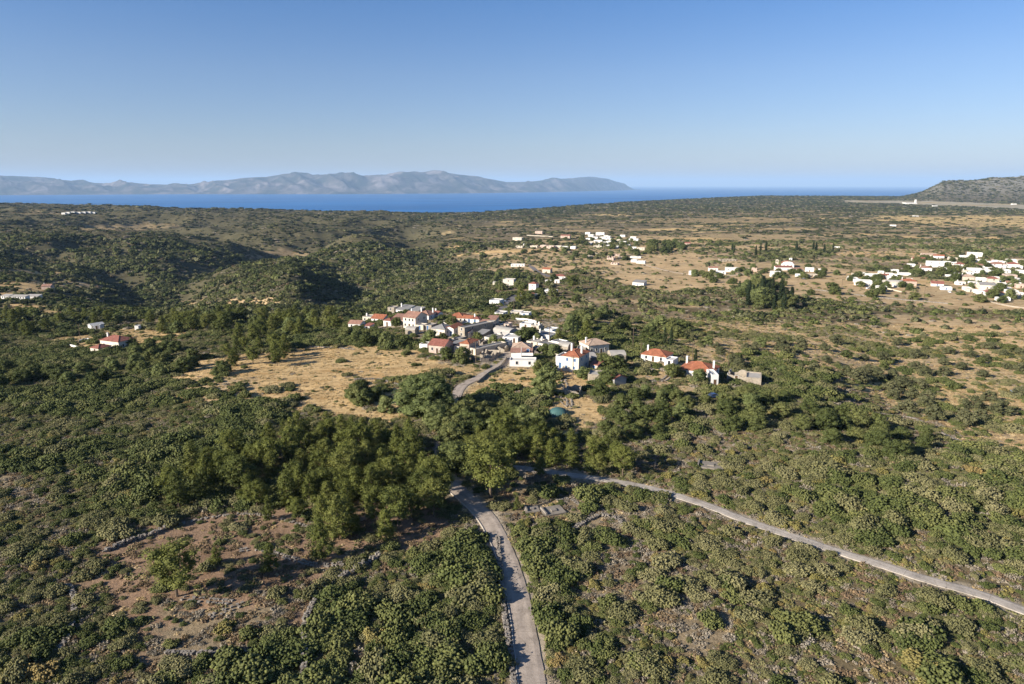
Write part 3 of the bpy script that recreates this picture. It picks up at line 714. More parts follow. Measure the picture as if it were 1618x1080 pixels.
# ------------------------------------------------------------------ buildings
def slab(mb, poly, th, eave=None, mi=0):
    """roof plane: poly counter-clockwise seen from outside; uv along eave (first edge) and up the slope"""
    P = [Vector(p) for p in poly]; n = (P[1]-P[0]).cross(P[2]-P[0]).normalized(); e = (P[1]-P[0]).normalized(); u2 = n.cross(e)
    uv = [((p-P[0]).dot(e), (p-P[0]).dot(u2)) for p in P]
    mb.poly(P, mi, uv); B = [p-n*th for p in P]; mb.poly(B[::-1], mi, uv[::-1])
    for i in range(len(P)): j = (i+1) % len(P); mb.poly([P[i], B[i], B[j], P[j]], mi)
SRND = random.Random(4)
def opening(parent, face, cx, z0, ww, wh, w, d, kind='window', pane='dark', framed=True):
    """window or door on one face (front, back, left, right)"""
    fr = {'front': (Vector((1, 0, 0)), Vector((0, -1, 0)), Vector((0, -d/2, 0))), 'right': (Vector((0, 1, 0)), Vector((1, 0, 0)), Vector((w/2, 0, 0))),
          'left': (Vector((0, -1, 0)), Vector((-1, 0, 0)), Vector((-w/2, 0, 0))), 'back': (Vector((-1, 0, 0)), Vector((0, 1, 0)), Vector((0, d/2, 0)))}[face]
    a, n, o = fr; up = Vector((0, 0, 1))
    def bx(mb, x0, x1, zz0, zz1, t0, t1):
        c = [o+a*x+n*t+up*z for z in (zz0, zz1) for (x, t) in ((x0, t1), (x1, t1), (x1, t0), (x0, t0))]
        for f in ((3, 2, 1, 0), (4, 5, 6, 7), (0, 1, 5, 4), (1, 2, 6, 5), (2, 3, 7, 6), (3, 0, 4, 7)): mb.poly([c[i] for i in f])
    mb = MB(); bx(mb, cx-ww/2, cx+ww/2, z0, z0+wh, -.1, .02)
    if framed and kind == 'window': bx(mb, cx-.03, cx+.03, z0, z0+wh, .02, .035)
    p = mb.build(kind, M[pane], parent)
    if framed:
        mb = MB(); f = .09
        bx(mb, cx-ww/2-f, cx-ww/2, z0-.0, z0+wh+f, -.05, .06); bx(mb, cx+ww/2, cx+ww/2+f, z0, z0+wh+f, -.05, .06); bx(mb, cx-ww/2, cx+ww/2, z0+wh, z0+wh+f, -.05, .06)
        mb.build('frame', M['frame'], p)
        if kind == 'window': mb = MB(); bx(mb, cx-ww/2-.12, cx+ww/2+.12, z0-.1, z0, -.05, .12); mb.build('sill', M['frame'], p)
    return p
def house(px, py, wpx, hpx, dm, rot, roof, wall, rmat, win, label, chim=0, name=None, group=None, cat='house', side=True, pane='dark', storeys=None, door=True, foot=2.2, pitch=.42, balcony=None, arch=None, lift=0):
    p = at(px, py); m = mpp(p); a = R(rot); c_ = max(.35, math.cos(a))
    w = wpx*m/c_*(1+SRND.uniform(-.01, .01)); h = max(2.4, hpx*m); d = dm*(1+SRND.uniform(-.01, .01))
    loc = Vector((p.x-math.sin(a)*d/2, p.y+math.cos(a)*d/2, p.z+lift))
    nm = name or {'stone': 'stone_house', 'darkstone': 'stone_house'}.get(wall, 'village_house')
    root = empty(nm, loc, a); tag(root, label, cat, group)
    AVOID.append((loc.x, loc.y, max(w, d)*.5+1.0))
    far = m > .55; W, D = w/2, d/2; z0 = -foot
    mb = MB(); th = .28
    rise = (d if roof != 'gable_y' else w)*.5*pitch
    def wallpoly(pts): mb.poly(pts)
    if roof in ('flat', 'ruin'):
        top = lambda i: h if roof == 'flat' else h*SRND.uniform(.55, 1.0)
        if roof == 'flat':
            c = [(-W, -D), (W, -D), (W, D), (-W, D)]; ci = [(-W+th, -D+th), (W-th, -D+th), (W-th, D-th), (-W+th, D-th)]; hi = h-.35
            for i in range(4):
                j = (i+1) % 4
                mb.poly([(*c[i], z0), (*c[j], z0), (*c[j], h), (*c[i], h)]); mb.poly([(*c[i], h), (*c[j], h), (*ci[j], h), (*ci[i], h)])
                mb.poly([(*ci[i], h), (*ci[j], h), (*ci[j], hi), (*ci[i], hi)])
        else:
            th = .55
            for (x0, y0, x1, y1) in ((-W, -D, W, -D), (W, -D, W, D), (W, D, -W, D), (-W, D, -W, -D)):
                L = math.hypot(x1-x0, y1-y0); n = max(3, int(L/1.1)); tx, ty = (x1-x0)/L, (y1-y0)/L; ix, iy = -ty*th, tx*th
                hs = [SRND.uniform(.4, 1.0)*h for _ in range(n+1)]
                for k in range(n):
                    ax, ay, bx_, by = x0+tx*L*k/n, y0+ty*L*k/n, x0+tx*L*(k+1)/n, y0+ty*L*(k+1)/n
                    q = [(ax, ay), (bx_, by), (bx_+ix, by+iy), (ax+ix, ay+iy)]; H = [hs[k], hs[k+1], hs[k+1], hs[k]]
                    mb.poly([(*q[0], z0), (*q[1], z0), (*q[1], H[1]), (*q[0], H[0])]); mb.poly([(*q[2], z0), (*q[3], z0), (*q[3], H[3]), (*q[2], H[2])])
                    mb.poly([(*q[i], H[i]) for i in range(4)])
        wo = mb.build('wall', M[wall], root)
        if roof == 'flat':
            rb = MB(); rb.box(-W+th, W-th, -D+th, D-th, h-.6, h-.34); ro = rb.build('roof', M[rmat], root)
        else: ro = wo
    else:
        for f in ([(-W, -D), (W, -D)], [(W, D), (-W, D)]): mb.poly([(*f[0], z0), (*f[1], z0), (*f[1], h), (*f[0], h)])
        if roof == 'mono':
            mb.v = []; mb.f = []; mb.m = []; mb.uv = []; hr = h+rise*.7
            mb.poly([(-W, -D, z0), (W, -D, z0), (W, -D, h), (-W, -D, h)]); mb.poly([(W, D, z0), (-W, D, z0), (-W, D, hr), (W, D, hr)])
            mb.poly([(W, -D, z0), (W, D, z0), (W, D, hr), (W, -D, h)]); mb.poly([(-W, D, z0), (-W, -D, z0), (-W, -D, h), (-W, D, hr)])
        elif roof == 'gable':
            mb.poly([(W, -D, z0), (W, D, z0), (W, D, h), (W, 0, h+rise), (W, -D, h)]); mb.poly([(-W, D, z0), (-W, -D, z0), (-W, -D, h), (-W, 0, h+rise), (-W, D, h)])
        elif roof == 'gable_y':
            mb.v = []; mb.f = []; mb.m = []; mb.uv = []
            mb.poly([(-W, -D, z0), (W, -D, z0), (W, -D, h), (0, -D, h+rise), (-W, -D, h)]); mb.poly([(W, D, z0), (-W, D, z0), (-W, D, h), (0, D, h+rise), (W, D, h)])
            mb.poly([(W, -D, z0), (W, D, z0), (W, D, h), (W, -D, h)]); mb.poly([(-W, D, z0), (-W, -D, z0), (-W, -D, h), (-W, D, h)])
        else:
            mb.poly([(W, -D, z0), (W, D, z0), (W, D, h), (W, -D, h)]); mb.poly([(-W, D, z0), (-W, -D, z0), (-W, -D, h), (-W, D, h)])
        if roof == 'barrel':
            n = 10; arc = [(-D*math.cos(math.pi*i/n), h+D*.4*math.sin(math.pi*i/n)) for i in range(n+1)]
            mb.poly([(W, y, z) for y, z in arc]); mb.poly([(-W, y, z) for y, z in arc][::-1])
        wo = mb.build('wall', M[wall], root); rb = MB(); e = .32; t = .14
        if roof == 'gable':
            k = e*pitch
            slab(rb, [(-W-e, -D-e, h-k+t), (W+e, -D-e, h-k+t), (W+e, 0, h+rise+t), (-W-e, 0, h+rise+t)], t); slab(rb, [(W+e, D+e, h-k+t), (-W-e, D+e, h-k+t), (-W-e, .0, h+rise+t), (W+e, .0, h+rise+t)], t)
        elif roof == 'gable_y':
            k = e*pitch
            slab(rb, [(W+e, -D-e, h-k+t), (W+e, D+e, h-k+t), (0, D+e, h+rise+t), (0, -D-e, h+rise+t)], t); slab(rb, [(-W-e, D+e, h-k+t), (-W-e, -D-e, h-k+t), (0, -D-e, h+rise+t), (0, D+e, h+rise+t)], t)
        elif roof == 'hip':
            q = min(W, D)+e; zz = h+.06; zr = h+q*pitch; rx, ry = max(0.05, W+e-q), max(0.05, D+e-q)
            A = [(-W-e, -D-e, zz), (W+e, -D-e, zz), (W+e, D+e, zz), (-W-e, D+e, zz)]
            if W >= D: r1, r2 = (-rx, 0, zr), (rx, 0, zr); F4 = [[A[0], A[1], r2, r1], [A[1], A[2], r2], [A[2], A[3], r1, r2], [A[3], A[0], r1]]
            else: r1, r2 = (0, -ry, zr), (0, ry, zr); F4 = [[A[0], A[1], r1], [A[1], A[2], r2, r1], [A[2], A[3], r2], [A[3], A[0], r1, r2]]
            for f in F4: slab(rb, f, .12)
            # ridge caps
            for s0, s1 in ((A[0], r1), (A[1], r2 if W >= D else r1), (A[2], r2), (A[3], r1 if W >= D else r2), (r1, r2)): rb.tube(Vector(s0)+Vector((0, 0, .02)), Vector(s1)+Vector((0, 0, .02)), .09, .09, 5)
        elif roof == 'mono':
            hr = h+rise*.7; s_ = (hr-h)/d
            slab(rb, [(-W-e, -D-e, h-s_*e+t), (W+e, -D-e, h-s_*e+t), (W+e, D+e, hr+s_*e+t), (-W-e, D+e, hr+s_*e+t)], t)
        elif roof == 'barrel':
            n = 10; e2 = .05; arc = [(-(D+e2)*math.cos(math.pi*i/n), h+.02+(D*.4+.06)*math.sin(math.pi*i/n)) for i in range(n+1)]
            for i in range(n): (y0_, z0_), (y1_, z1_) = arc[i], arc[i+1]; slab(rb, [(-W-.1, y0_, z0_), (W+.1, y0_, z0_), (W+.1, y1_, z1_), (-W-.1, y1_, z1_)], .05)
        ro = rb.build('roof', M[rmat], root)
    # openings
    st = storeys or max(1, int(h/2.7+.25)); sh = h/st; ww, wh = (.85, 1.15) if not far else (1.0, 1.3)
    if roof == 'ruin' and win == 0: st = 0
    nf = max(win, 0)
    for s in range(st):
        for k in range(nf):
            x = (-W+(k+.5)*w/nf)*.92+SRND.uniform(-.25, .25)
            if arch and s == 0 and abs(x-arch[0]*w) < arch[1]*.5+.6: continue
            if balcony and x > balcony[0]*w-.8: continue
            if s == 0 and door and k == nf//2: opening(root, 'front', x, .05, 1.0, min(2.1, sh*.85), w, d, 'door', SRND.choice(['brownwood', 'blue', 'brownwood', 'dark']), not far)
            else: opening(root, 'front', x, s*sh+sh*.36, ww, min(wh, sh*.5), w, d, 'window', pane, not far)
        if side and nf and d > 4:
            for fc in ('right', 'left'):
                for k in range(1 if d < 7 else 2): opening(root, fc, (-d/2+(k+.5)*d/(1 if d < 7 else 2))*.9, s*sh+sh*.36, ww, min(wh, sh*.5), w, d, 'window', pane, not far)
    if arch:
        mb = MB(); n = 10; ax, aw, ah = arch[0]*w, arch[1], arch[2]
        pts = [(ax-aw/2, -D-.03, .0), (ax+aw/2, -D-.03, .0)]+[(ax+aw/2*math.cos(math.pi*i/n), -D-.03, ah*.6+ah*.4*math.sin(math.pi*i/n)) for i in range(n+1)]
        mb.poly(pts); mb.build('archway_shade', M['dark'], root)  # flat dark sheet on the wall, painting the shade inside an open arch
    if balcony:
        bx0, bw, bz, bh = balcony[0]*w, balcony[1], balcony[2], balcony[3]
        mb = MB(); mb.box(bx0, bx0+bw, -D-1.6, -D, bz-.15, bz); mb.box(bx0, bx0+bw, -D-1.6, -D-1.5, bz, bz+.9); mb.box(bx0-.15, bx0, -D-1.7, -D, z0, bz+bh); mb.build('balcony', M[wall], root)
        opening(root, 'front', bx0+bw*.55, bz+.05, 1.0, 2.0, w, d, 'door', 'blue', True)
    for k in range(chim):
        mb = MB(); cx = (W-.8)*(-1 if (k % 2 == 0) else 1); cy = SRND.uniform(-.2, .5)*D; base = h-.4 if roof == 'flat' else h
        hh = base+(1.5 if roof == 'flat' else rise+.8); mb.box(cx-.3, cx+.3, cy-.3, cy+.3, base, hh); mb.box(cx-.38, cx+.38, cy-.38, cy+.38, hh, hh+.12); mb.box(cx-.18, cx+.18, cy-.18, cy+.18, hh+.12, hh+.35)
        mb.build('chimney', M['white' if wall in ('white', 'cream', 'beige', 'pink') else wall], ro)
    return root
H = house
# --- near village, from its left end to its right end
H(560,519,20,8,6,-15,'gable','white','tile_old',2,'white cottage with dark veranda openings at the left end of the village')
H(580,522,9,4,4,-25,'mono','white','tile_red',1,'small lean-to with red tiles and white edge beside the leftmost cottage', side=False)
H(580,509,15,9,7,-18,'flat','cream','roof_pale',2,'cream flat-roofed house above the leftmost cottage with a thin chimney',1)
H(596,510,20,6,8,-20,'gable','white','tile_orange',2,'long white house with orange roof and grey archways, right of the cream house', arch=(.2,2.2,2.2))
H(612,515,13,9,6,-22,'hip','white','tile_red',1,'white cottage with small red pyramid roof above the bushes')
H(628,511,20,6,8,-15,'mono','pink','tile_old',2,'long low cream building with faded red flat roof')
H(618,499,11,14,6,-20,'flat','stone','roof_pale',1,'tall beige stone ruin standing at the back of the village')
H(634,497,18,8,9,-25,'mono','white','roof_grey',2,'white house with grey-blue sheet roof behind the large cream house',1)
H(655,497,14,5,7,-25,'mono','darkstone','roof_grey',1,'dark shed under the same grey roof line beside the white house')
H(647,518,21,17,10,-27,'gable','beige','tile_old',3,'large cream two-storey house with brownish roof and four front windows',1)
H(667,505,22,8,9,-24,'hip','white','tile_old',2,'white house with broad red roof and white chimney at its right end',2)
H(686,503,11,6,6,-24,'gable','white','tile_red',1,'small white house with red roof and corner chimney behind the lanes',1)
H(663,521,12,5,5,-20,'flat','cream','roof_pale',1,'low cream outbuilding below the white house with the broad red roof', side=False)
H(648,529,16,6,5,-15,'barrel','stone','roof_pale',0,'stone vault with open arch under the large cream house', cat='vault', name='stone_vault', arch=(0,2.4,2.0))
H(692,531,23,12,8,-25,'hip','beige','roof_grey',2,'pale house with grey pyramid roof and stairs to a terrace')
H(710,531,14,13,9,-22,'gable_y','white','tile_orange',2,'narrow white house with steep bright orange roof')
H(720,509,27,6,9,-18,'hip','cream','tile_orange',3,'long cream house with tall red hip roof on the crest of the village')
H(738,510,15,4,5,-18,'gable','white','tile_orange',2,'row cottage with weathered orange tiles right of the long cream house')
H(751,511,12,5,5,-18,'hip','white','tile_red',1,'white cottage with low red roof and roof knobs at the row end',1)
H(729,533,11,17,18,-42,'flat','stone','roof_grey',1,'tall long stone house with beige front and dark windowless side')
H(735,533,12,9,5,-30,'gable','beige','tile_old',1,'beige house with old red tiles built against the tall stone house')
H(763,519,15,6,6,-20,'mono','pink','tile_old',1,'faded pink low house with small window behind the tall stone house')
H(773,520,9,5,6,-20,'barrel','cream','roof_pale',0,'cream vaulted store beside the faded pink house', cat='store', side=False)
H(788,521,18,6,6,-12,'ruin','darkstone','roof_grey',2,'dark roofless stone ruin above the car park')
H(669,553,13,10,5,-20,'flat','white','roof_pale',0,'white windowless annexe at the left foot of the village', side=False)
H(690,558,26,13,8,-20,'gable','pink','tile_red',3,'pinkish two-storey house with red tiles at the front left of the village')
H(712,551,18,9,9,-30,'flat','darkstone','roof_grey',1,'dark stone wing with grey terrace roof behind the pinkish front house')
H(734,558,15,16,8,-25,'hip','pink','tile_orange',2,'tall narrow pink house with orange pyramid roof')
H(722,556,10,7,5,-22,'flat','cream','roof_pale',1,'low cream annexe left of the tall narrow pink house', side=False)
H(747,560,9,10,17,-45,'flat','cream','roof_grey',1,'cream gabled end of a long dark stone barn', cat='barn', name='long_barn')
H(770,541,10,8,9,-35,'flat','beige','roof_grey',0,'beige square block with dark side in the middle of the village')
H(792,531,26,4,6,-38,'barrel','concrete_grey','roof_pale',1,'long grey vaulted house with bluish shaded side')
H(757,546,12,5,8,-35,'ruin','darkstone','roof_grey',1,'collapsed dark stone house between the barn and the beige block')
H(790,556,14,5,7,-20,'ruin','stone','roof_grey',0,'ruined stone enclosure left of the large white house', side=False)
H(768,566,20,5,8,-22,'ruin','stone','roof_grey',0,'broken stone yard walls below the long barn', side=False)
H(788,501,14,7,7,-20,'flat','white','roof_pale',2,'white cube house with dark right side beside the upper road')
H(815,499,18,4,6,-12,'flat','cream','roof_white',2,'low white bungalow among dark trees beside the upper road', side=False)
H(828,501,14,4,5,-20,'flat','white','roof_grey',1,'small white bungalow with grey roof at the end of the tree row', side=False)
H(800,519,8,6,5,-20,'flat','pink','roof_pale',1,'tiny pink building with white trim near the crest')
H(830,519,18,4,6,-20,'flat','white','roof_white',1,'low white terrace house behind the long white house')
H(845,522,12,4,6,-20,'flat','cream','roof_white',1,'low cream house with white chimneys on the village back edge',2)
H(806,541,24,7,8,-20,'flat','white','roof_white',2,'white flat house with pale blue side in the village centre')
H(856,536,24,8,8,-38,'flat','white','roof_grey',1,'white house with tall chimney and stepped grey terraces',1)
H(840,548,16,9,7,-35,'flat','cream','roof_pale',1,'cream cube house with twin chimneys behind the large white house',2)
H(862,553,24,6,6,-48,'flat','beige','roof_grey',1,'long narrow cream house running down beside a garden')
H(878,548,14,4,5,-45,'flat','white','roof_grey',0,'low white wing with grey roof at the garden corner', side=False)
H(824,562,30,12,8,-4,'hip','beige','tile_pale',0,'beige house with wide pale hip roof directly behind the large white house')
H(824,573,33,17,4,-3,'mono','white','tile_old',3,'large white two-storey house with thin brown roof and recessed balcony', balcony=(.0,4.4,3.4,2.7), pane='frame')
H(826,579,42,7,5,-3,'flat','white','roof_white',2,'white terrace block with two small windows in front of the large white house', cat='terrace', name='terrace_block', door=False, side=False)
H(850,563,12,6,5,-10,'ruin','darkstone','roof_grey',0,'small brown stone ruin right of the large white house', side=False)
H(901,587,25,25,10,-28,'hip','beige','tile_orange',2,'tall beige house with bright orange hip roof and blue windows',2, pane='blue', door=False)
H(884,581,12,19,7,-28,'flat','white','roof_pale',1,'white pink-tinted wing left of the tall beige house', side=False)
H(946,559,34,15,8,22,'hip','beige','tile_pale',4,'long two-storey stone house with pale red roof and four tall dark windows',1)
H(930,575,26,7,6,15,'barrel','darkstone','roof_pale',1,'dark stone barn with pale vaulted roof below the long stone house', cat='barn')
H(977,571,24,9,6,5,'barrel','stone','roof_pale',0,'ruined stone vault with a big dark arch at the village edge', cat='vault', name='stone_vault', arch=(.1,3.2,3.0), side=False)
H(938,586,11,7,4,-35,'mono','pink','tile_red',1,'tiny shed with red lean-to roof right of the tall beige house', cat='shed', name='garden_shed', side=False)
H(939,602,20,8,6,-15,'flat','stone','roof_pale',0,'square low stone store below the tiny red-roofed shed', cat='store', name='stone_store', side=False)
H(980,608,20,9,8,25,'gable_y','concrete_grey','tile_red',0,'dark gabled barn with red tiles among trees', cat='barn', name='gabled_barn', side=False)
H(903,626,22,6,6,-15,'ruin','stone','roof_grey',0,'low collapsed stone hut on the dry bank', cat='ruin', name='stone_ruin', side=False)
H(1032,571,35,8,8,-32,'hip','white','tile_orange',3,'long white cottage with orange hip roof and tall chimney',1)
H(1056,578,12,7,6,-32,'flat','white','roof_white',1,'white flat annexe right of the long white cottage', side=False)
H(1098,596,46,9,10,-30,'hip','white','tile_orange',3,'broad white house with wide orange hip roof at the right end',2)
H(1129,609,11,18,7,-2,'flat','white','roof_white',1,'narrow white tower wing in shade at the right of the broad house', side=False)
H(1163,602,26,7,8,-25,'ruin','stone','roof_grey',1,'roofless ruined stone farm right of the broad orange-roofed house')
H(1190,607,22,5,8,-20,'flat','stone','roof_pale',0,'low flat stone hut past the ruined farm', cat='hut', name='stone_hut', side=False)
# --- farmhouse on the left
H(174,552,38,14,8,-22,'hip','beige','tile_red',3,'cream two-storey farmhouse with long red roof among pines',1)
H(150,558,17,7,6,-22,'hip','beige','tile_red',1,'small cream wing with red pyramid roof in front of the farmhouse', side=False)
H(142,520,9,6,7,-35,'gable_y','white','roof_white',0,'little white gabled chapel on the brown field', cat='chapel', name='white_chapel', side=False)
H(153,520,9,6,5,20,'flat','white','roof_pale',1,'low white annexe joined to the little chapel', side=False)
H(216,521,6,3,3,0,'flat','white','roof_white',0,'small white hut at the edge of the pines', cat='hut', name='white_hut', side=False, door=False)
H(8,472,14,4,5,-10,'mono','white','roof_pale',3,'white long shed cut by the left edge of the view', cat='shed', side=False)
H(27,473,28,4,5,-5,'mono','white','roof_pale',6,'long white shed with a row of dark openings', cat='shed', side=False)
H(51,472,20,3,5,0,'mono','white','roof_pale',2,'white shed half hidden by trees, right of the long shed', cat='shed', side=False)
H(73,458,13,6,8,10,'gable','pink','tile_old',0,'brown tiled barn with white turret among yellow fields',1, cat='barn', side=False)
# --- hillside cluster in the middle distance
H(781,483,16,9,8,-22,'flat','white','roof_white',2,'white two-storey cube left of the road bend')
H(803,452,17,11,9,-15,'flat','beige','roof_white',1,'cream block with thin overhanging flat roof at the hill top')
H(785,452,13,5,7,-15,'barrel','cream','roof_pale',0,'cream rounded ruin left of the cream block', side=False)
H(841,459,11,11,7,-25,'hip','white','tile_red',1,'tall white house with red roof in the hillside cluster')
H(836,470,18,6,7,22,'hip','white','tile_red',3,'white villa with red roof above the bend of the road')
H(868,464,18,6,7,-25,'flat','white','roof_white',2,'white bungalow with bluish right wall in the hillside cluster')
H(883,441,20,5,7,-8,'hip','white','tile_red',3,'wide white house with flat red roof above the hillside cluster')
H(880,447,8,5,5,-8,'flat','white','roof_white',1,'small white block under the wide red-roofed house', side=False)
H(863,431,12,6,7,-25,'gable','cream','tile_orange',1,'cream house with orange roof and blue side by the upper road')
H(866,446,9,3,4,-8,'flat','white','roof_white',1,'tiny white cottage between the hillside houses', side=False)
H(818,421,22,4,7,-5,'flat','white','roof_white',4,'long white building beside the upper car park')
H(851,469,8,3,4,10,'flat','white','roof_white',0,'low white garden room between villa and bungalow', side=False)
H(1008,451,16,5,9,-30,'mono','white','roof_grey',1,'white house under a grey-blue roof alone on the slope')
H(1094,434,11,6,7,-20,'flat','white','roof_white',1,'white house at the left end of the church hamlet')
# --- church hamlet on the plain
H(1127,428,14,5,7,-10,'gable','white','tile_old',2,'white house with faded orange roof in the church hamlet')
H(1136,433,20,5,6,-15,'flat','white','roof_white',3,'low lilac white terrace in the church hamlet')
H(1157,429,20,6,8,-12,'flat','white','roof_white',3,'large white flat house left of the church ruins')
H(1150,413,26,4,9,-5,'ruin','stone','roof_grey',5,'long pale stone ruin with a row of window holes')
H(1189,429,13,6,7,-15,'ruin','pink','roof_grey',1,'pinkish gabled ruin left of the church')
H(1178,428,8,5,5,-15,'ruin','stone','roof_grey',0,'grey stone ruin beside the pinkish ruin', side=False)
H(1239,427,26,5,7,-6,'mono','white','tile_red',2,'white hall with dull red roof in front of the church')
H(1225,437,15,8,7,-15,'flat','white','roof_white',1,'white cube below the church tower')
H(1262,430,15,5,7,-5,'hip','cream','tile_old',2,'cream house with brown roof right of the church')
H(1262,437,10,4,6,-20,'flat','white','roof_white',1,'small white house with violet shade under the brown roof')
H(1279,429,12,6,7,-20,'flat','white','roof_white',1,'bright white block right of the church hamlet centre')
H(1283,437,16,4,6,-5,'flat','cream','roof_pale',1,'low sand-coloured store below the bright white block')
H(1298,429,9,4,6,-20,'flat','white','roof_white',1,'white house at the right end of the church hamlet')
# packed small buildings of the village core
H(676,521,12,6,6,-22,'flat','stone','roof_grey',1,'grey stone cube between the large cream house and the orange-roofed one', side=False)
H(701,516,12,5,6,-22,'flat','beige','roof_pale',1,'flat beige house behind the grey pyramid roof', side=False)
H(752,527,11,5,7,-35,'flat','stone','roof_grey',1,'low stone house against the dark flank of the tall stone house', side=False)
H(757,536,12,5,6,-30,'mono','darkstone','roof_grey',0,'dark lean-to with grey roof in the village core', side=False)
H(779,548,9,5,5,-30,'flat','stone','roof_pale',1,'small stone cube by the yellow green tree', side=False)
H(798,548,10,6,5,-20,'flat','white','roof_pale',1,'small white cube left of the beige hip-roofed house', side=False)
H(815,531,14,5,6,-20,'flat','beige','roof_grey',1,'beige flat house above the white flat house', side=False)
H(776,512,14,4,6,-15,'mono','cream','tile_old',1,'low cream house with faded tiles on the village crest', side=False)
H(866,528,12,5,6,-35,'flat','white','roof_white',1,'small white house at the back right of the village', side=False)
H(846,558,9,5,5,-15,'flat','stone','roof_grey',0,'stone shed between the large white house and the long cream house', side=False)
H(720,543,12,5,6,-28,'flat','stone','roof_grey',1,'flat stone roof left of the orange pyramid roof', side=False)
H(703,549,9,5,6,-22,'flat','concrete_grey','roof_grey',0,'grey concrete shed behind the pinkish front house', side=False)
H(889,556,16,5,6,-30,'barrel','stone','roof_pale',0,'pale vaulted stone store behind the tall beige house', cat='store', name='stone_store', side=False)
H(918,560,14,4,6,-10,'flat','stone','roof_pale',1,'low stone outbuilding left of the long stone house', side=False)
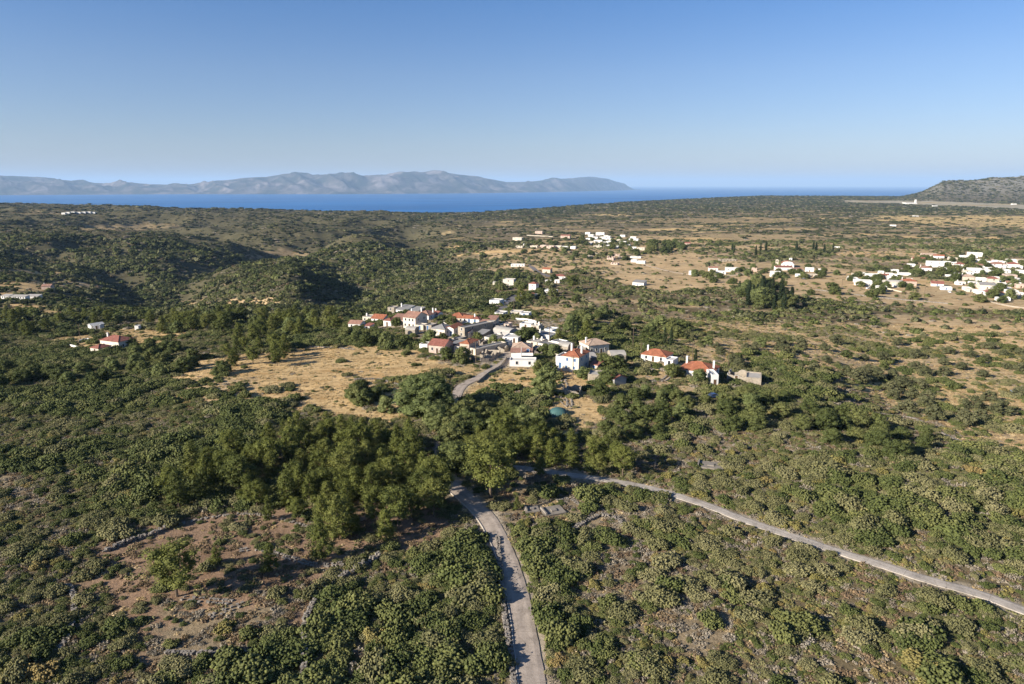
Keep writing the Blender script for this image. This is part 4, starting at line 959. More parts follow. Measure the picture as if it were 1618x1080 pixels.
# --- white town at the right
T_ = [
 (1348,443,14,4,'flat','white','roof_white',1,'low white house at the left end of the right town'),
 (1365,451,22,8,'flat','white','roof_white',2,'large white house with dark terrace openings, left part of the town'),
 (1378,439,18,6,'flat','white','roof_white',1,'white house with bare flat roof behind the large white house'),
 (1393,460,14,7,'flat','white','roof_white',1,'lilac white house lowest on the dry field'),
 (1390,451,12,6,'flat','cream','roof_pale',1,'cream square house between two white ones'),
 (1397,440,12,5,'gable','white','tile_red',1,'white cottage with small red roof in the left part of the town'),
 (1411,442,13,6,'flat','white','roof_white',1,'bluish white block beside the small red roof'),
 (1412,452,22,6,'barrel','cream','roof_pale',0,'long cream vaulted hall in the left part of the town'),
 (1437,451,19,7,'hip','pink','tile_orange',1,'orange terracotta coloured house by the dry field'),
 (1430,435,16,3,'flat','white','roof_white',0,'thin white wall-like roof behind the cream hall'),
 (1414,430,10,4,'flat','white','roof_white',1,'small white house above the cream hall'),
 (1477,422,22,9,'flat','white','roof_white',2,'large white three-storey block in the middle of the town'),
 (1463,429,15,6,'hip','white','tile_old',2,'white villa with pale roof below the large white block'),
 (1452,413,17,4,'gable','cream','tile_red',1,'long low house with dull red roof at the town back'),
 (1483,408,13,4,'gable','white','tile_orange',1,'white house with orange edge at the town back'),
 (1468,405,20,3,'gable','cream','tile_pale',1,'long pale tiled house on the upper edge of the town'),
 (1506,411,12,4,'flat','cream','roof_pale',1,'small beige house among the town trees'),
 (1540,407,18,8,'flat','white','roof_white',2,'topmost white block with a dark canopy at the town back'),
 (1546,414,18,4,'flat','white','roof_white',2,'white terrace right under the topmost block'),
 (1562,417,20,4,'flat','white','roof_white',2,'long white house sloping right from the white terrace'),
 (1517,424,12,7,'hip','white','tile_red',1,'white house with red roof and violet side in the town'),
 (1541,430,18,6,'flat','white','roof_white',2,'white row house behind the town hedge'),
 (1556,433,15,7,'flat','white','roof_white',2,'white row house with three dark windows'),
 (1577,424,20,7,'hip','white','tile_old',2,'white house with red-brown roof and wide front'),
 (1573,433,16,5,'flat','white','roof_white',1,'white block with balcony under the red-brown roof'),
 (1602,422,14,5,'hip','white','tile_red',1,'white house with red roof near the right edge'),
 (1604,413,26,3,'flat','cream','roof_pale',0,'long cream wall house near the right edge'),
 (1597,440,16,6,'flat','pink','roof_pale',1,'peach flat house near the right edge'),
 (1530,443,16,6,'hip','cream','tile_pale',1,'peach house with pale orange roof in the town centre'),
 (1550,446,12,7,'flat','white','roof_white',1,'white cube behind the grey roof house'),
 (1569,449,13,9,'hip','cream','tile_red',1,'tall cream house with red roof in the town centre'),
 (1481,452,15,4,'gable','white','tile_red',1,'low white house with red roof on the field edge'),
 (1495,458,14,4,'flat','white','roof_white',1,'low white house with white yard by the field'),
 (1560,457,20,7,'gable','beige','roof_grey',1,'beige house with wide grey roof in the town front'),
 (1552,465,14,6,'flat','white','roof_white',1,'white cube at the town front left'),
 (1572,469,22,7,'hip','white','tile_red',2,'long white house with red roof lowest in the town front'),
 (1588,459,16,4,'flat','white','roof_white',1,'white terrace stepping down in the town front'),
 (1600,464,15,5,'flat','white','roof_white',1,'white house above the hedge at the town front right'),
 (1598,452,13,5,'gable','white','tile_old',1,'white cottage with rust-coloured roof in the town front'),
 (1613,455,12,6,'flat','pink','roof_pale',1,'peach house cut by the right edge'),
 (1612,434,12,5,'flat','white','roof_pale',1,'white house with dark yard cut by the right edge'),
 (1585,445,10,4,'flat','white','roof_white',1,'tiny white cube between town front and back'),
 (1530,418,12,4,'flat','white','roof_white',1,'small white house left of the white terraces at the town back'),
 (1588,417,12,4,'flat','white','roof_white',1,'small white house where the long white house ends'),
 (1528,431,10,4,'flat','cream','roof_pale',1,'small cream house left of the white row houses'),
 (1548,424,12,5,'gable','white','tile_old',1,'white cottage with pale tiles above the town hedge'),
 (1590,431,10,5,'flat','white','roof_white',1,'white cube right of the balcony block'),
 (1540,455,12,5,'flat','cream','roof_pale',1,'cream yard building left of the grey roof house'),
 (1583,452,10,5,'flat','white','roof_white',1,'white cube right of the tall cream house'),
 (1534,461,10,4,'flat','beige','roof_pale',1,'beige low house at the lower left of the town front'),
 (1588,470,12,4,'flat','white','roof_white',1,'white annexe right of the lowest red roof'),
 (1606,470,12,4,'flat','cream','roof_pale',1,'cream yard house under the right edge houses'),
 (1610,444,10,4,'flat','white','roof_white',1,'small white house right of the peach flat house'),
 (1496,417,10,4,'flat','white','roof_white',1,'small white house right of the large three-storey block'),
 (1490,427,9,4,'flat','white','roof_white',1,'small white annexe in the trees right of the pale-roofed villa'),
 (1440,421,10,4,'flat','white','roof_white',1,'small white house left of the pale-roofed villa'),
 (1519,449,11,4,'flat','beige','roof_pale',1,'low beige house left of the peach house with pale roof'),
 (1566,462,8,4,'flat','stone','roof_grey',0,'stone shed behind the lowest red roof'),
 (1352,436,10,3,'flat','cream','roof_pale',0,'low cream yard house at the far left of the town'),
 (1381,452,9,5,'flat','white','roof_white',1,'narrow white house joined to the large terrace house'),
]
for i, t in enumerate(T_):
    px_, py_, w_, h_, rf, wl, rm_, wn, lb = t
    H(px_, py_, w_, h_, 9 if w_ > 13 else 7, -22+SRND.uniform(-8, 8), rf, wl, rm_, wn, lb, 1 if i % 4 == 0 and rf != 'barrel' else 0, group='houses of the white town on the right')
# the close-packed rest of the town and of the ridge hamlet: houses of a few pixels that nothing tells apart
def infill(n, poly, wr, hr, mind, label, group, seed):
    r = random.Random(seed); xs = [q[0] for q in poly]; ys = [q[1] for q in poly]; k = 0; tries = 0
    while k < n and tries < 3000:
        tries += 1; x = r.uniform(min(xs), max(xs)); y = r.uniform(min(ys), max(ys))
        if not inpoly(np.array([x]), np.array([y]), poly)[0]: continue
        p = at(x, y)
        if any((p.x-q[0])**2+(p.y-q[1])**2 < (q[2]+mind)**2 for q in AVOID if q[2] > 2.5): continue
        H(x, y, r.uniform(*wr), r.uniform(*hr), 7, -22+r.uniform(-10, 10), 'flat', 'white', r.choice(['roof_white', 'roof_white', 'roof_pale']), 1, label, group=group, side=False, door=False); k += 1
infill(30, [(1500,405),(1618,408),(1618,478),(1575,476),(1530,462),(1500,440)], (7, 12), (3.5, 5), 3.0, 'small plain white house filling the gaps of the dense town at the right edge', 'small infill houses of the right town', 5)
infill(12, [(1345,432),(1440,430),(1450,452),(1400,458),(1350,452)], (7, 11), (3.5, 4.5), 3.0, 'small plain white house filling the gaps in the left end of the town', 'small infill houses of the left town end', 6)
infill(16, [(925,368),(975,370),(1010,378),(1000,392),(940,394),(922,382)], (6, 9), (3, 4), 2.5, 'tiny plain white house in the dense ridge hamlet', 'tiny infill houses of the ridge hamlet', 7)
# --- far hamlet on the ridge
F_ = [
 (933,374,8,4,'cream','cream cube at the upper left of the ridge hamlet'), (948,372,13,5,'white','topmost wide white block of the ridge hamlet'),
 (940,377,8,3,'white','white cube just under the topmost block'), (952,378,9,4,'white','white house with dark veranda under the topmost block'),
 (961,380,8,4,'white','white house in the upper right of the ridge hamlet'), (946,383,10,4,'white','white two-part house at the heart of the ridge hamlet'),
 (936,384,9,3,'cream','low cream house at the left of the ridge hamlet'), (956,385,10,3,'white','white arcaded house low in the ridge hamlet'),
 (964,390,13,3,'white','long white terraces lowest in the ridge hamlet'), (971,383,8,3,'cream','cream house right of the ridge hamlet centre'),
 (979,381,9,3,'cream','pale low house trailing right from the ridge hamlet'), (998,381,9,4,'white','white gabled house with bright wall right of the ridge hamlet'),
 (1005,380,6,3,'white','last small white house on the ridge before the wood'), (944,391,13,3,'cream','grey-green low house below the ridge hamlet'),
 (1000,394,10,4,'white','white house with dark garage right below the ridge'), (1012,395,12,4,'cream','long cream house beside the dark garage'),
 (1029,396,8,3,'white','low white house against the grove'), (851,369,11,4,'pink','pink house alone on the crest left of the ridge hamlet'),
 (817,380,14,5,'cream','cream unfinished house on the bare knoll'), (893,377,14,5,'pink','pink house with red roof on the bare ridge'),
 (820,391,11,3,'cream','low cream ruin at the left of the stone row'), (829,388,5,3,'white','tiny white shrine hut left of the stone row'),
 (843,391,11,3,'cream','pale roofless store in the stone row'), (858,391,9,4,'pink','beige house in the left of the stone row'),
 (869,393,11,5,'pink','brown-pink house in the middle of the stone row'), (881,392,10,4,'cream','long stone house right of the middle of the stone row'),
 (892,393,9,4,'white','white house with violet shade in the stone row'), (905,393,8,4,'white','white cube at the right end of the stone row'),
 (938,402,9,3,'stone','small stone ruin above the bush slope'), (931,407,10,4,'stone','pale stone ruin on the bush slope'),
 (964,411,10,7,'pink','tall pinkish stone tower house in the ruined quarter'), (974,404,9,3,'pink','red-brown flat house over the ruined quarter'),
 (980,408,8,4,'stone','stone ruin with white top in the ruined quarter'), (970,418,10,4,'pink','low pink ruin at the bottom of the ruined quarter'),
 (1004,408,16,3,'white','long blue-grey sheet roofed shed on the slope'), (1001,414,8,4,'white','white house beside a dirt yard'),
 (1012,416,13,4,'white','white house with grey yard walls beside the track'), (1068,385,10,4,'cream','cream house half hidden right of the grove'),
 (1086,387,8,3,'pink','small house with orange roof past the grove'), (1322,392,9,2,'white','small white house alone in the green plain'),
 (1411,357,8,2,'white','little white farm alone on the far plain'), (1249,411,4,3,'white','small white chapel behind the church'),
]
for px_, py_, w_, h_, wl, lb in F_:
    rf = 'ruin' if 'ruin' in lb else 'flat'
    rmm = 'roof_grey' if 'grey' in lb else 'roof_white'
    if 'red roof' in lb or 'orange roof' in lb: rf, rmm = 'gable', 'tile_red'
    H(px_, py_, w_, h_, 8, -20+SRND.uniform(-10, 10), rf, wl, rmm, 2 if w_ > 8 else 1, lb, group='far hamlet houses on the ridge', side=False, door=False, foot=4)
for k, (px_, py_) in enumerate([(100,338),(107,337),(115,336.5),(124,337),(132,336.5),(140,336.5),(147,337)]):
    H(px_, py_, 6, 2.4, 8, 0, 'flat', 'white', 'roof_white', 0, 'small white house in the distant row on the left plateau', group='distant row of white houses on the left plateau', side=False, door=False, foot=5)
H(1440,322,18,2.0,40,0,'flat','white','roof_white',5,'long white airfield terminal on the bare strip before the rocky hill', name='airfield_terminal', cat='terminal', side=False, door=False, foot=6)
H(1447,320,2.2,5,8,0,'flat','white','roof_white',1,'small white control tower rising behind the airfield terminal', name='control_tower', cat='tower', side=False, door=False, foot=6)
for px_, py_, lb in [(1603,323,'white shed on the right of the bare airfield strip'), (1478,326,'low white sheds right of the airfield terminal'), (1448,342,'small white farm below the airfield')]:
    H(px_, py_, 7, 1.6, 12, 0, 'flat', 'white', 'roof_white', 0, lb, side=False, door=False, foot=6)
# --- church
def church():
    p = at(1244, 421); m = mpp(p); root = empty('village_church', p, R(-20)); tag(root, 'white church with curved gable and two orange tiled roofs beside its tower', 'church'); AVOID.append((p.x, p.y, 16))
    W, D, h = 7, 10, 4.6; mb = MB(); mb.box(-W, W, -D, D, -4, h)
    n = 12; arc = [(-6*math.cos(math.pi*i/n), h+2.6*math.sin(math.pi*i/n)**.7) for i in range(n+1)]
    for y0, y1 in ((-D-.3, -D+.3),):
        mb.poly([(x, y0, z) for x, z in arc]); mb.poly([(x, y1, z) for x, z in arc][::-1])
        for i in range(n): mb.poly([(arc[i][0], y0, arc[i][1]), (arc[i][0], y1, arc[i][1]), (arc[i+1][0], y1, arc[i+1][1]), (arc[i+1][0], y0, arc[i+1][1])])
    mb.build('wall', M['white'], root); rb = MB()
    for s in (-1, 1):
        slab(rb, [(s*0, -D+.4, h+2.2), (s*7.4, -D+.4, h-.1), (s*7.4, D+.4, h-.1), (s*0, D+.4, h+2.2)][::s], .15)
    rb.build('roof', M['tile_orange'], root); opening(root, 'front', 0, .1, 1.8, 2.8, 14, 20.1, 'door', 'brownwood', True)
    for x in (-4, 4): opening(root, 'front', x, 1.8, .8, 1.4, 14, 20.1, 'window', 'dark', True)
    for y in (-6, -1, 4): opening(root, 'right', y, 2, .8, 1.4, 14, 20, 'window', 'dark', True)
    p = at(1227, 422); root = empty('bell_tower', p, R(-20)); tag(root, 'tall square cream bell tower with arched belfry left of the church', 'bell tower'); AVOID.append((p.x, p.y, 5))
    h = 12.5*m; W = 2.1*m; mb = MB(); mb.box(-W, W, -W, W, -4, h*.66)
    for sx in (-1, 1):
        for sy in (-1, 1): mb.box(*sorted((sx*W, sx*W*.45)), *sorted((sy*W, sy*W*.45)), h*.66, h*.88)
    mb.box(-W*1.1, W*1.1, -W*1.1, W*1.1, h*.88, h*.93); mb.build('wall', M['cream'], root)
    rb = MB(); a = W*1.1
    for q in (((-a, -a), (a, -a)), ((a, -a), (a, a)), ((a, a), (-a, a)), ((-a, a), (-a, -a))): rb.poly([(*q[0], h*.93), (*q[1], h*.93), (0, 0, h*1.02)])
    rb.build('roof', M['cream'], root)
    mb = MB(); mb.tube((0, 0, h*.70), (0, 0, h*.80), W*.35, W*.16, 10); mb.tube((0, 0, h*.80), (0, 0, h*.88), .06, .06, 5); mb.build('bell', M['metal'], root)
church()

# ------------------------------------------------------------------ garden and terrace walls, dry-stone walls
def stone_line(pxs, label, hgt=.9, thick=.7, size=.34, mat='lime_stone', name='dry_stone_wall', gap=.12, group=None):
    r = random.Random(len(pxs)*7+int(pxs[0][0])); P = catmull([at(*q) for q in pxs], .5); mb = MB()
    for i in range(len(P)-1):
        L = np.linalg.norm(P[i+1]-P[i]); t = (P[i+1]-P[i])/max(L, 1e-6); nrm = np.array([-t[1], t[0]])
        for k in range(max(1, int(L/size*1.1))):
            if r.random() < gap*.6: continue
            for lay in range(max(1, int(hgt/size*1.15))):
                if lay > 1 and r.random() < gap*3: break
                for sd_ in (-.5, .5):
                    c = P[i]+t*L*r.random()+nrm*(sd_*thick*.55+r.uniform(-.12, .12)); z = float(height(c[0], c[1]))+lay*size*.8
                    s = [size*r.uniform(.45, .75) for _ in range(3)]; s[2] *= .75; a = r.random()*3.14; ca, sa = math.cos(a), math.sin(a)
                    V = []
                    for vx, vy, vz in ((-1,-1,-1),(1,-1,-1),(1,1,-1),(-1,1,-1),(-1,-1,1),(1,-1,1),(1,1,1),(-1,1,1)):
                        x, y, zz = vx*s[0]*r.uniform(.7, 1), vy*s[1]*r.uniform(.7, 1), vz*s[2]*r.uniform(.7, 1)
                        V.append((c[0]+x*ca-y*sa, c[1]+x*sa+y*ca, z+zz+size*.25))
                    for f in ((0,3,2,1),(4,5,6,7),(0,1,5,4),(1,2,6,5),(2,3,7,6),(3,0,4,7)): mb.poly([V[q] for q in f])
    o = mb.build(name, M[mat]); tag(o, label, 'stone wall' if 'wall' in name else 'stone heap', group)
    for q in P[::3]: AVOID.append((q[0], q[1], .9))
    return o
stone_line([(812,1090),(806,1030),(797,975),(793,930),(790,885),(786,850)], 'grey tumbled stone wall along the left verge of the concrete lane', .8)
stone_line([(476,1090),(482,1040),(482,985),(500,950),(524,925),(556,905),(600,880)], 'tall dark stone wall winding up the right side of the clearing', 1.3, .8)
stone_line([(165,872),(200,858),(240,845),(268,832)], 'straight grey stone wall at the upper left of the clearing', 1.0)
stone_line([(268,832),(330,818),(400,812),(450,822),(480,830)], 'broken low stone wall closing the top of the clearing', .5, .7, .34, gap=.4)
stone_line([(262,1033),(310,1034),(360,1033),(430,1031),(470,1028)], 'low pale stone wall along the bottom of the clearing', .8)
stone_line([(90,1030),(110,1000),(118,950),(108,925)], 'crumbled stone wall at the left corner of the clearing', .7, gap=.3)
stone_line([(380,870),(410,868),(450,880),(500,893),(545,890)], 'scattered pale boulders in a line behind the small bright pine', .4, 1.4, .4, gap=.45)
stone_line([(290,945),(340,950),(380,955),(330,975)], 'loose grey rocks on the open ground right of the lone pine', .3, 1.6, .36, gap=.5, name='rock_heap')
stone_line([(905,838),(925,825),(950,815),(975,820),(985,832)], 'curved tumbled enclosure wall in the brown heath', .6, .8, .34, gap=.2)
stone_line([(880,790),(900,788),(915,797)], 'short pale stone line in the brown heath', .4)
stone_line([(560,600),(600,600),(640,612)], 'ruined stone wall at the edge of the gold field', .8)
stone_line([(450,545),(500,548),(560,552)], 'long field wall below the pines at the top of the gold field', .7, .6, .5)
stone_line([(1018,588),(1035,582),(1058,588),(1050,600),(1030,602)], 'spread of grey rubble between the two orange-roofed houses', .5, 3.0, .5, gap=.3, name='rubble_heap')
stone_line([(870,612),(885,630),(900,640),(890,600)], 'rubble below the tall beige house', .4, 2.5, .45, gap=.3, name='rubble_heap')
stone_line([(1370,650),(1440,660),(1500,690),(1560,715)], 'dry stone terrace wall at the edge of the right slope', .6, .6, .45, gap=.3)
stone_line([(1290,458),(1370,468),(1440,475),(1500,480)], 'long terrace wall in front of the white town', 1.0, .8, 1.0, gap=.3)
def garden_wall(pxs, h, mat, label):
    P = catmull([at(*q) for q in pxs], 2.0); mb = MB(); t = .2
    Tn = np.gradient(P, axis=0); Tn /= np.linalg.norm(Tn, axis=1)[:, None]; Nn = np.stack([-Tn[:, 1], Tn[:, 0]], 1)*t; z = height(P[:, 0], P[:, 1])
    for i in range(len(P)-1):
        a0, a1, b0, b1 = P[i]-Nn[i], P[i]+Nn[i], P[i+1]-Nn[i+1], P[i+1]+Nn[i+1]; za, zb = z[i]+h, z[i+1]+h
        mb.poly([(*a0, z[i]-1), (*b0, z[i+1]-1), (*b0, zb), (*a0, za)]); mb.poly([(*b1, z[i+1]-1), (*a1, z[i]-1), (*a1, za), (*b1, zb)]); mb.poly([(*a0, za), (*b0, zb), (*b1, zb), (*a1, za)])
    mb.build('garden_wall', M[mat]); o = col.objects[-1]; tag(o, label, 'wall'); 
    for q in P[::1]: AVOID.append((q[0], q[1], .8))
garden_wall([(755,605),(770,592),(790,580),(800,566)], .9, 'stone', 'stone parapet on the upper side of the village lane')
garden_wall([(848,581),(868,583),(885,587)], 1.2, 'white', 'white garden wall between the large white house and the tall beige house')
garden_wall([(868,560),(882,566),(890,572)], 1.6, 'cream', 'cream yard wall behind the tall beige house')
garden_wall([(745,569),(762,572),(780,571)], 1.4, 'darkstone', 'dark retaining wall below the long barn')
garden_wall([(105,545),(125,551),(133,561)], 1.0, 'white', 'white garden wall curving left of the farmhouse')
garden_wall([(125,540),(138,537),(146,541)], 1.0, 'white', 'short white wall behind the farmhouse garden')
garden_wall([(1000,562),(1010,566),(1020,572)], .9, 'white', 'white wall stepping down left of the long white cottage')
garden_wall([(832,372),(850,373),(878,374)], 2.0, 'cream', 'long pale wall on the crest below the pink house')
garden_wall([(828,474),(850,469),(875,467)], 1.4, 'concrete_grey', 'grey retaining wall below the hillside villas')
garden_wall([(1115,438),(1150,436),(1180,434)], 1.2, 'cream', 'cream wall along the front of the church hamlet')
garden_wall([(1545,470),(1575,480),(1600,485),(1618,487)], 1.0, 'stone', 'pale retaining wall under the hedge of the white town')
garden_wall([(815,505),(832,506),(848,510)], 1.0, 'white', 'thin white wall along the upper road gardens')
garden_wall([(1385,452),(1410,458),(1425,462)], 1.0, 'cream', 'pale field wall in front of the cream vaulted hall')

M['old_conc'] = plain('lichened_concrete', (.22, .19, .155), .95, .35, 1.5)
def slab_ruin(px, py, w, d, rot, label):
    p = at(px, py); root = empty('concrete_foundation', p, R(rot)); tag(root, label, 'foundation'); AVOID.append((p.x, p.y, max(w, d)*.55))
    mb = MB(); mb.box(-w/2, w/2, -d/2, d/2, -1, .35); mb.build('slab', M['old_conc'], root)
    mb = MB(); mb.box(-w/2+.2, -w/2+.5, -d/2+.2, d/2-.2, .35, .75); mb.box(-w*.1, w*.15, -d*.2, d*.1, .35, .6); mb.build('kerb', M['lime_stone'], root)
slab_ruin(873, 808, 4.6, 3.6, 20, 'square grey concrete foundation slab in the brown heath beside the lane')
slab_ruin(1122, 736, 6, 4, -20, 'flat stone cistern roof on the green slope above the side road')
slab_ruin(840, 806, 3, 2.5, 10, 'tiny concrete pad left of the square foundation slab')

# ------------------------------------------------------------------ small things
def pole(px, py, h, label, arm=True):
    p = at(px, py); root = empty('utility_pole', p, 0); tag(root, label, 'pole', 'utility poles')
    mb = MB(); mb.tube((0, 0, -.5), (0, 0, h), .16, .10, 8); mb.build('post', M['bark'], root)
    mb = MB(); mb.box(-.8, .8, -.06, .06, h-.7, h-.58); mb.build('crossarm', M['bark'], root)
    mb = MB()
    for x in (-.7, 0, .7): mb.tube((x, 0, h-.58), (x, 0, h-.38), .05, .03, 6)
    mb.build('insulator', M['frame'], root)
pole(1093, 578, 8.5, 'wooden pole standing against the cypress behind the broad orange roof')
pole(127, 536, 8, 'wooden pole on the brown field left of the farmhouse')
pole(410, 428, 9, 'thin pole on top of the knoll')
pole(812, 492, 7, 'wooden pole at the bend of the upper road')
pole(637, 541, 8, 'wooden pole on the dry bank under the village')
pole(1000, 548, 9, 'wooden pole behind the stone vault at the village edge')
def car(px, py, rot, body, label):
    p = at(px, py); root = empty('parked_car', p+Vector((0, 0, .02)), R(rot)); tag(root, label, 'car', 'parked cars'); AVOID.append((p.x, p.y, 3))
    prof = [(-2.1, .35), (-2.1, .75), (-1.95, .88), (-1.1, .95), (-.55, 1.42), (.75, 1.45), (1.45, 1.0), (2.0, .92), (2.12, .7), (2.12, .35)]
    mb = MB(); y0, y1 = -.85, .85
    ins = lambda z: .12 if z > 1.2 else 0
    for i in range(len(prof)):
        a, b = prof[i], prof[(i+1) % len(prof)]
        mb.poly([(a[0], y0+ins(a[1]), a[1]), (b[0], y0+ins(b[1]), b[1]), (b[0], y1-ins(b[1]), b[1]), (a[0], y1-ins(a[1]), a[1])])
    mb.poly([(x, y0+ins(z), z) for x, z in prof][::-1]); mb.poly([(x, y1-ins(z), z) for x, z in prof]); mb.build('body', body, root)
    mb = MB()
    for s in (-1, 1): q = [(-.95, s*.87, .98), (1.25, s*.87, .98), (.68, s*.76, 1.38), (-.5, s*.76, 1.38)]; mb.poly(q if s < 0 else q[::-1])
    mb.poly([(1.40, -.7, 1.05), (1.40, .7, 1.05), (.80, .66, 1.43), (.80, -.66, 1.43)]); mb.poly([(-1.06, .7, 1.0), (-1.06, -.7, 1.0), (-.60, -.66, 1.40), (-.60, .66, 1.40)]); mb.build('window', M['dark'], root)
    for x in (-1.3, 1.35):
        for s in (-1, 1): mb = MB(); mb.tube((x, s*.88, .33), (x, s*.68, .33), .33, .33, 14); mb.build('wheel', M['dark'], root)
cm = lambda n, c: plain(n, c, .3, .03, 1, .5)
car(1126, 628, 15, cm('blue_car_paint', (.03, .06, .14)), 'blue car parked in the bushes below the broad orange-roofed house')
car(798, 477, 35, cm('white_car_paint', (.7, .7, .7)), 'white car parked on the upper road bend')
car(802, 474, 35, cm('dark_car_paint', (.03, .03, .04)), 'dark car parked behind the white car on the upper road')
car(837, 419, 0, cm('navy_car_paint', (.02, .03, .06)), 'dark blue van-like car at the upper car park')
car(792, 516, 10, cm('grey_car_paint', (.2, .2, .22)), 'grey car beside the dark roofless ruin')
car(1606, 620, 5, cm('light_blue_car_paint', (.12, .2, .38)), 'light blue car on the dry terraces at the right edge')
for k, (x, y, c, l) in enumerate([(1372,456,'white','white car on the dry field below the large terrace house'), (1450,455,'dark','dark car beside the orange terracotta house'), (1500,462,'white','white car in the white yard by the field'), (1545,473,'dark','dark car below the white cube at the town front'), (1118,436,'white','white car at the left of the church hamlet'), (1270,441,'dark','dark car below the sand-coloured store')]):
    car(x, y, 20+k*25, bpy.data.materials[c+'_car_paint'], l)
for k, (x, y, l) in enumerate([(752,573,'wooden pole below the dark retaining wall'), (716,520,'wooden pole at the narrow orange-roofed house'), (868,545,'wooden pole between the stepped terraces and the long cream house'), (1012,575,'wooden pole at the left end of the long white cottage'), (1150,585,'wooden pole above the roofless farm'), (905,600,'wooden pole on the bank under the tall beige house'), (1170,445,'wooden pole below the church hamlet wall'), (1330,455,'wooden pole on the dry field left of the town'), (1460,470,'wooden pole on the dry field below the town')]): pole(x, y, 8.5, l)
def tarp():
    r = np.random.default_rng(3); p = at(882, 655); n = 13; g = np.linspace(-1, 1, n); GX, GY = np.meshgrid(g, g)
    rr = np.sqrt(GX**2+GY**2); Z_ = 2.1*np.clip(1-rr**3*.9, -.05, 1)+.12*(fbm(GX+5, GY+5, .5, 3, 9)-.5)*4
    V = np.stack([GX*3.2, GY*2.6, Z_], -1).reshape(-1, 3); i, j = np.meshgrid(np.arange(n-1), np.arange(n-1), indexing='ij')
    F = np.stack([i*n+j, i*n+j+1, (i+1)*n+j+1, (i+1)*n+j], -1).reshape(-1, 4)
    me = np_mesh('tarpaulin', V, F, [plain('teal_tarpaulin', (.045, .105, .10), .7, .15, 1, .3)], smooth_=True)
    o = bpy.data.objects.new('tarpaulin', me); o.location = p; col.objects.link(o); tag(o, 'teal tarpaulin over a heap in the trees below the dry bank', 'tarpaulin'); AVOID.append((p.x, p.y, 4))
tarp()
# ------------------------------------------------------------------ trees (metres; scaled per tree)
def trunk_mesh(name, seed, h, r0, limbs, spread, start=.35, mat='bark'):
    r = random.Random(seed); mb = MB(); p = Vector((0, 0, -.4)); pts = [p]
    for k in range(5): p = Vector((r.uniform(-.12, .12)*(k+1), r.uniform(-.12, .12)*(k+1), h*(k+1)/5)); pts.append(p)
    for k in range(5): mb.tube(pts[k], pts[k+1], r0*(1-k/6), r0*(1-(k+1)/6), 7)
    for k in range(limbs):
        t = start+(1-start)*k/limbs*.9; i = min(4, int(t*5)); a = pts[i].lerp(pts[i+1], t*5-i); an = k*2.4+r.random(); L = spread*(1.1-.6*t)*r.uniform(.7, 1)
        b = a+Vector((math.cos(an)*L*.55, math.sin(an)*L*.55, L*.22)); c = a+Vector((math.cos(an)*L, math.sin(an)*L, L*.5)); rr = r0*.42*(1-t*.5)
        mb.tube(a, b, rr, rr*.7, 5); mb.tube(b, c, rr*.7, rr*.25, 5)
    o = mb.build(name, M[mat], None, False); me = o.data; bpy.data.objects.remove(o); return me
def crown(name, seed, mat, h, rad, n, lr, profile, leafn=62, size=.15, bottom=.22, up=.35, flat=.8, spread=.2, out=.6):
    r = np.random.default_rng(seed); parts = []
    for k in range(n):
        t = bottom+(1-bottom)*((k+.5)/n); pr = profile(t); a = k*2.39996+r.random()*.8; q = (r.random()**.5)*pr*rad*(1 if k < n-2 else .3)
        L = lr*(.65+.6*r.random())*(.75+.5*pr); c = (q*math.cos(a), q*math.sin(a), t*h-L*.5); R3 = np.array((L, L, L*flat)); tt = .28+.42*r.random()
        parts.append(blob(r, c, R3*(.58 if 'pine' in mat else .74), tt*.5, ICO1, .25)); parts.append(leaves(r, c, R3, int((leafn*1.45 if 'pine' in mat else leafn)*(L/lr)**2), size*(.85 if 'pine' in mat else 1), tt, out=out, up=up, spread=spread))  # core gets a darker tint than its leaves, painting shade inside the crown
    return assemble(name, parts, [FM[mat]])
cone = lambda t: math.sin(min(1, (1.05-t)*1.25)*math.pi/2)*(.55+.45*min(1, t/.35))
dome = lambda t: math.sqrt(max(0.05, 1-((t-.35)/.68)**2))
umb = lambda t: math.sqrt(max(.04, 1-((t-.68)/.36)**2))
spin = lambda t: math.sin(min(1, max(.12, (1.02-t)*1.15))*math.pi*.55)*min(1, .35+t*1.6)
KIND = {
 'pine_tree': [(trunk_mesh('trunk', 1+i, 7.0, .17, 12, 2.2, .25), crown('crown', 100+i, 'pine', 8.2, 2.5, 34, .86, cone, 80, .125, .14, .35, .75, .3)) for i in range(4)]
   + [(trunk_mesh('trunk', 11+i, 6.6, .2, 10, 3.0, .45), crown('crown', 110+i, 'pine', 8.2, 3.0, 32, .95, umb, 84, .13, .38)) for i in range(3)],
 'broadleaf_tree': [(trunk_mesh('trunk', 21+i, 3.8, .2, 8, 2.4, .3), crown('crown', 120+i, 'mastic', 5.2, 2.7, 30, .92, dome, 82, .13, .12, .1, .85, .12, .85)) for i in range(4)]
   + [(trunk_mesh('trunk', 26, 4.2, .2, 8, 2.4, .3), crown('crown', 125, 'carob', 5.8, 2.6, 30, .9, dome, 82, .13, .15, .1, .85, .12, .85))],
 'carob_tree': [(trunk_mesh('trunk', 31, 6.5, .45, 12, 5.5, .25), crown('crown', 130, 'carob', 10, 6.4, 110, 1.25, dome, 120, .15, .06, .1, .8, .12, .85))],
 'olive_tree': [(trunk_mesh('trunk', 41+i, 2.4, .22, 7, 1.8, .35), crown('crown', 140+i, 'olive', 4.0, 1.9, 20, .72, dome, 66, .12, .2, .2, .85, .2)) for i in range(3)],
 'cypress_tree': [(trunk_mesh('trunk', 51+i, 6.0, .14, 4, .6, .3), crown('crown', 150+i, 'cypress', 9.0, .75, 24, .55, spin, 60, .13, .05, .6, 1.6, .15)) for i in range(2)],
}
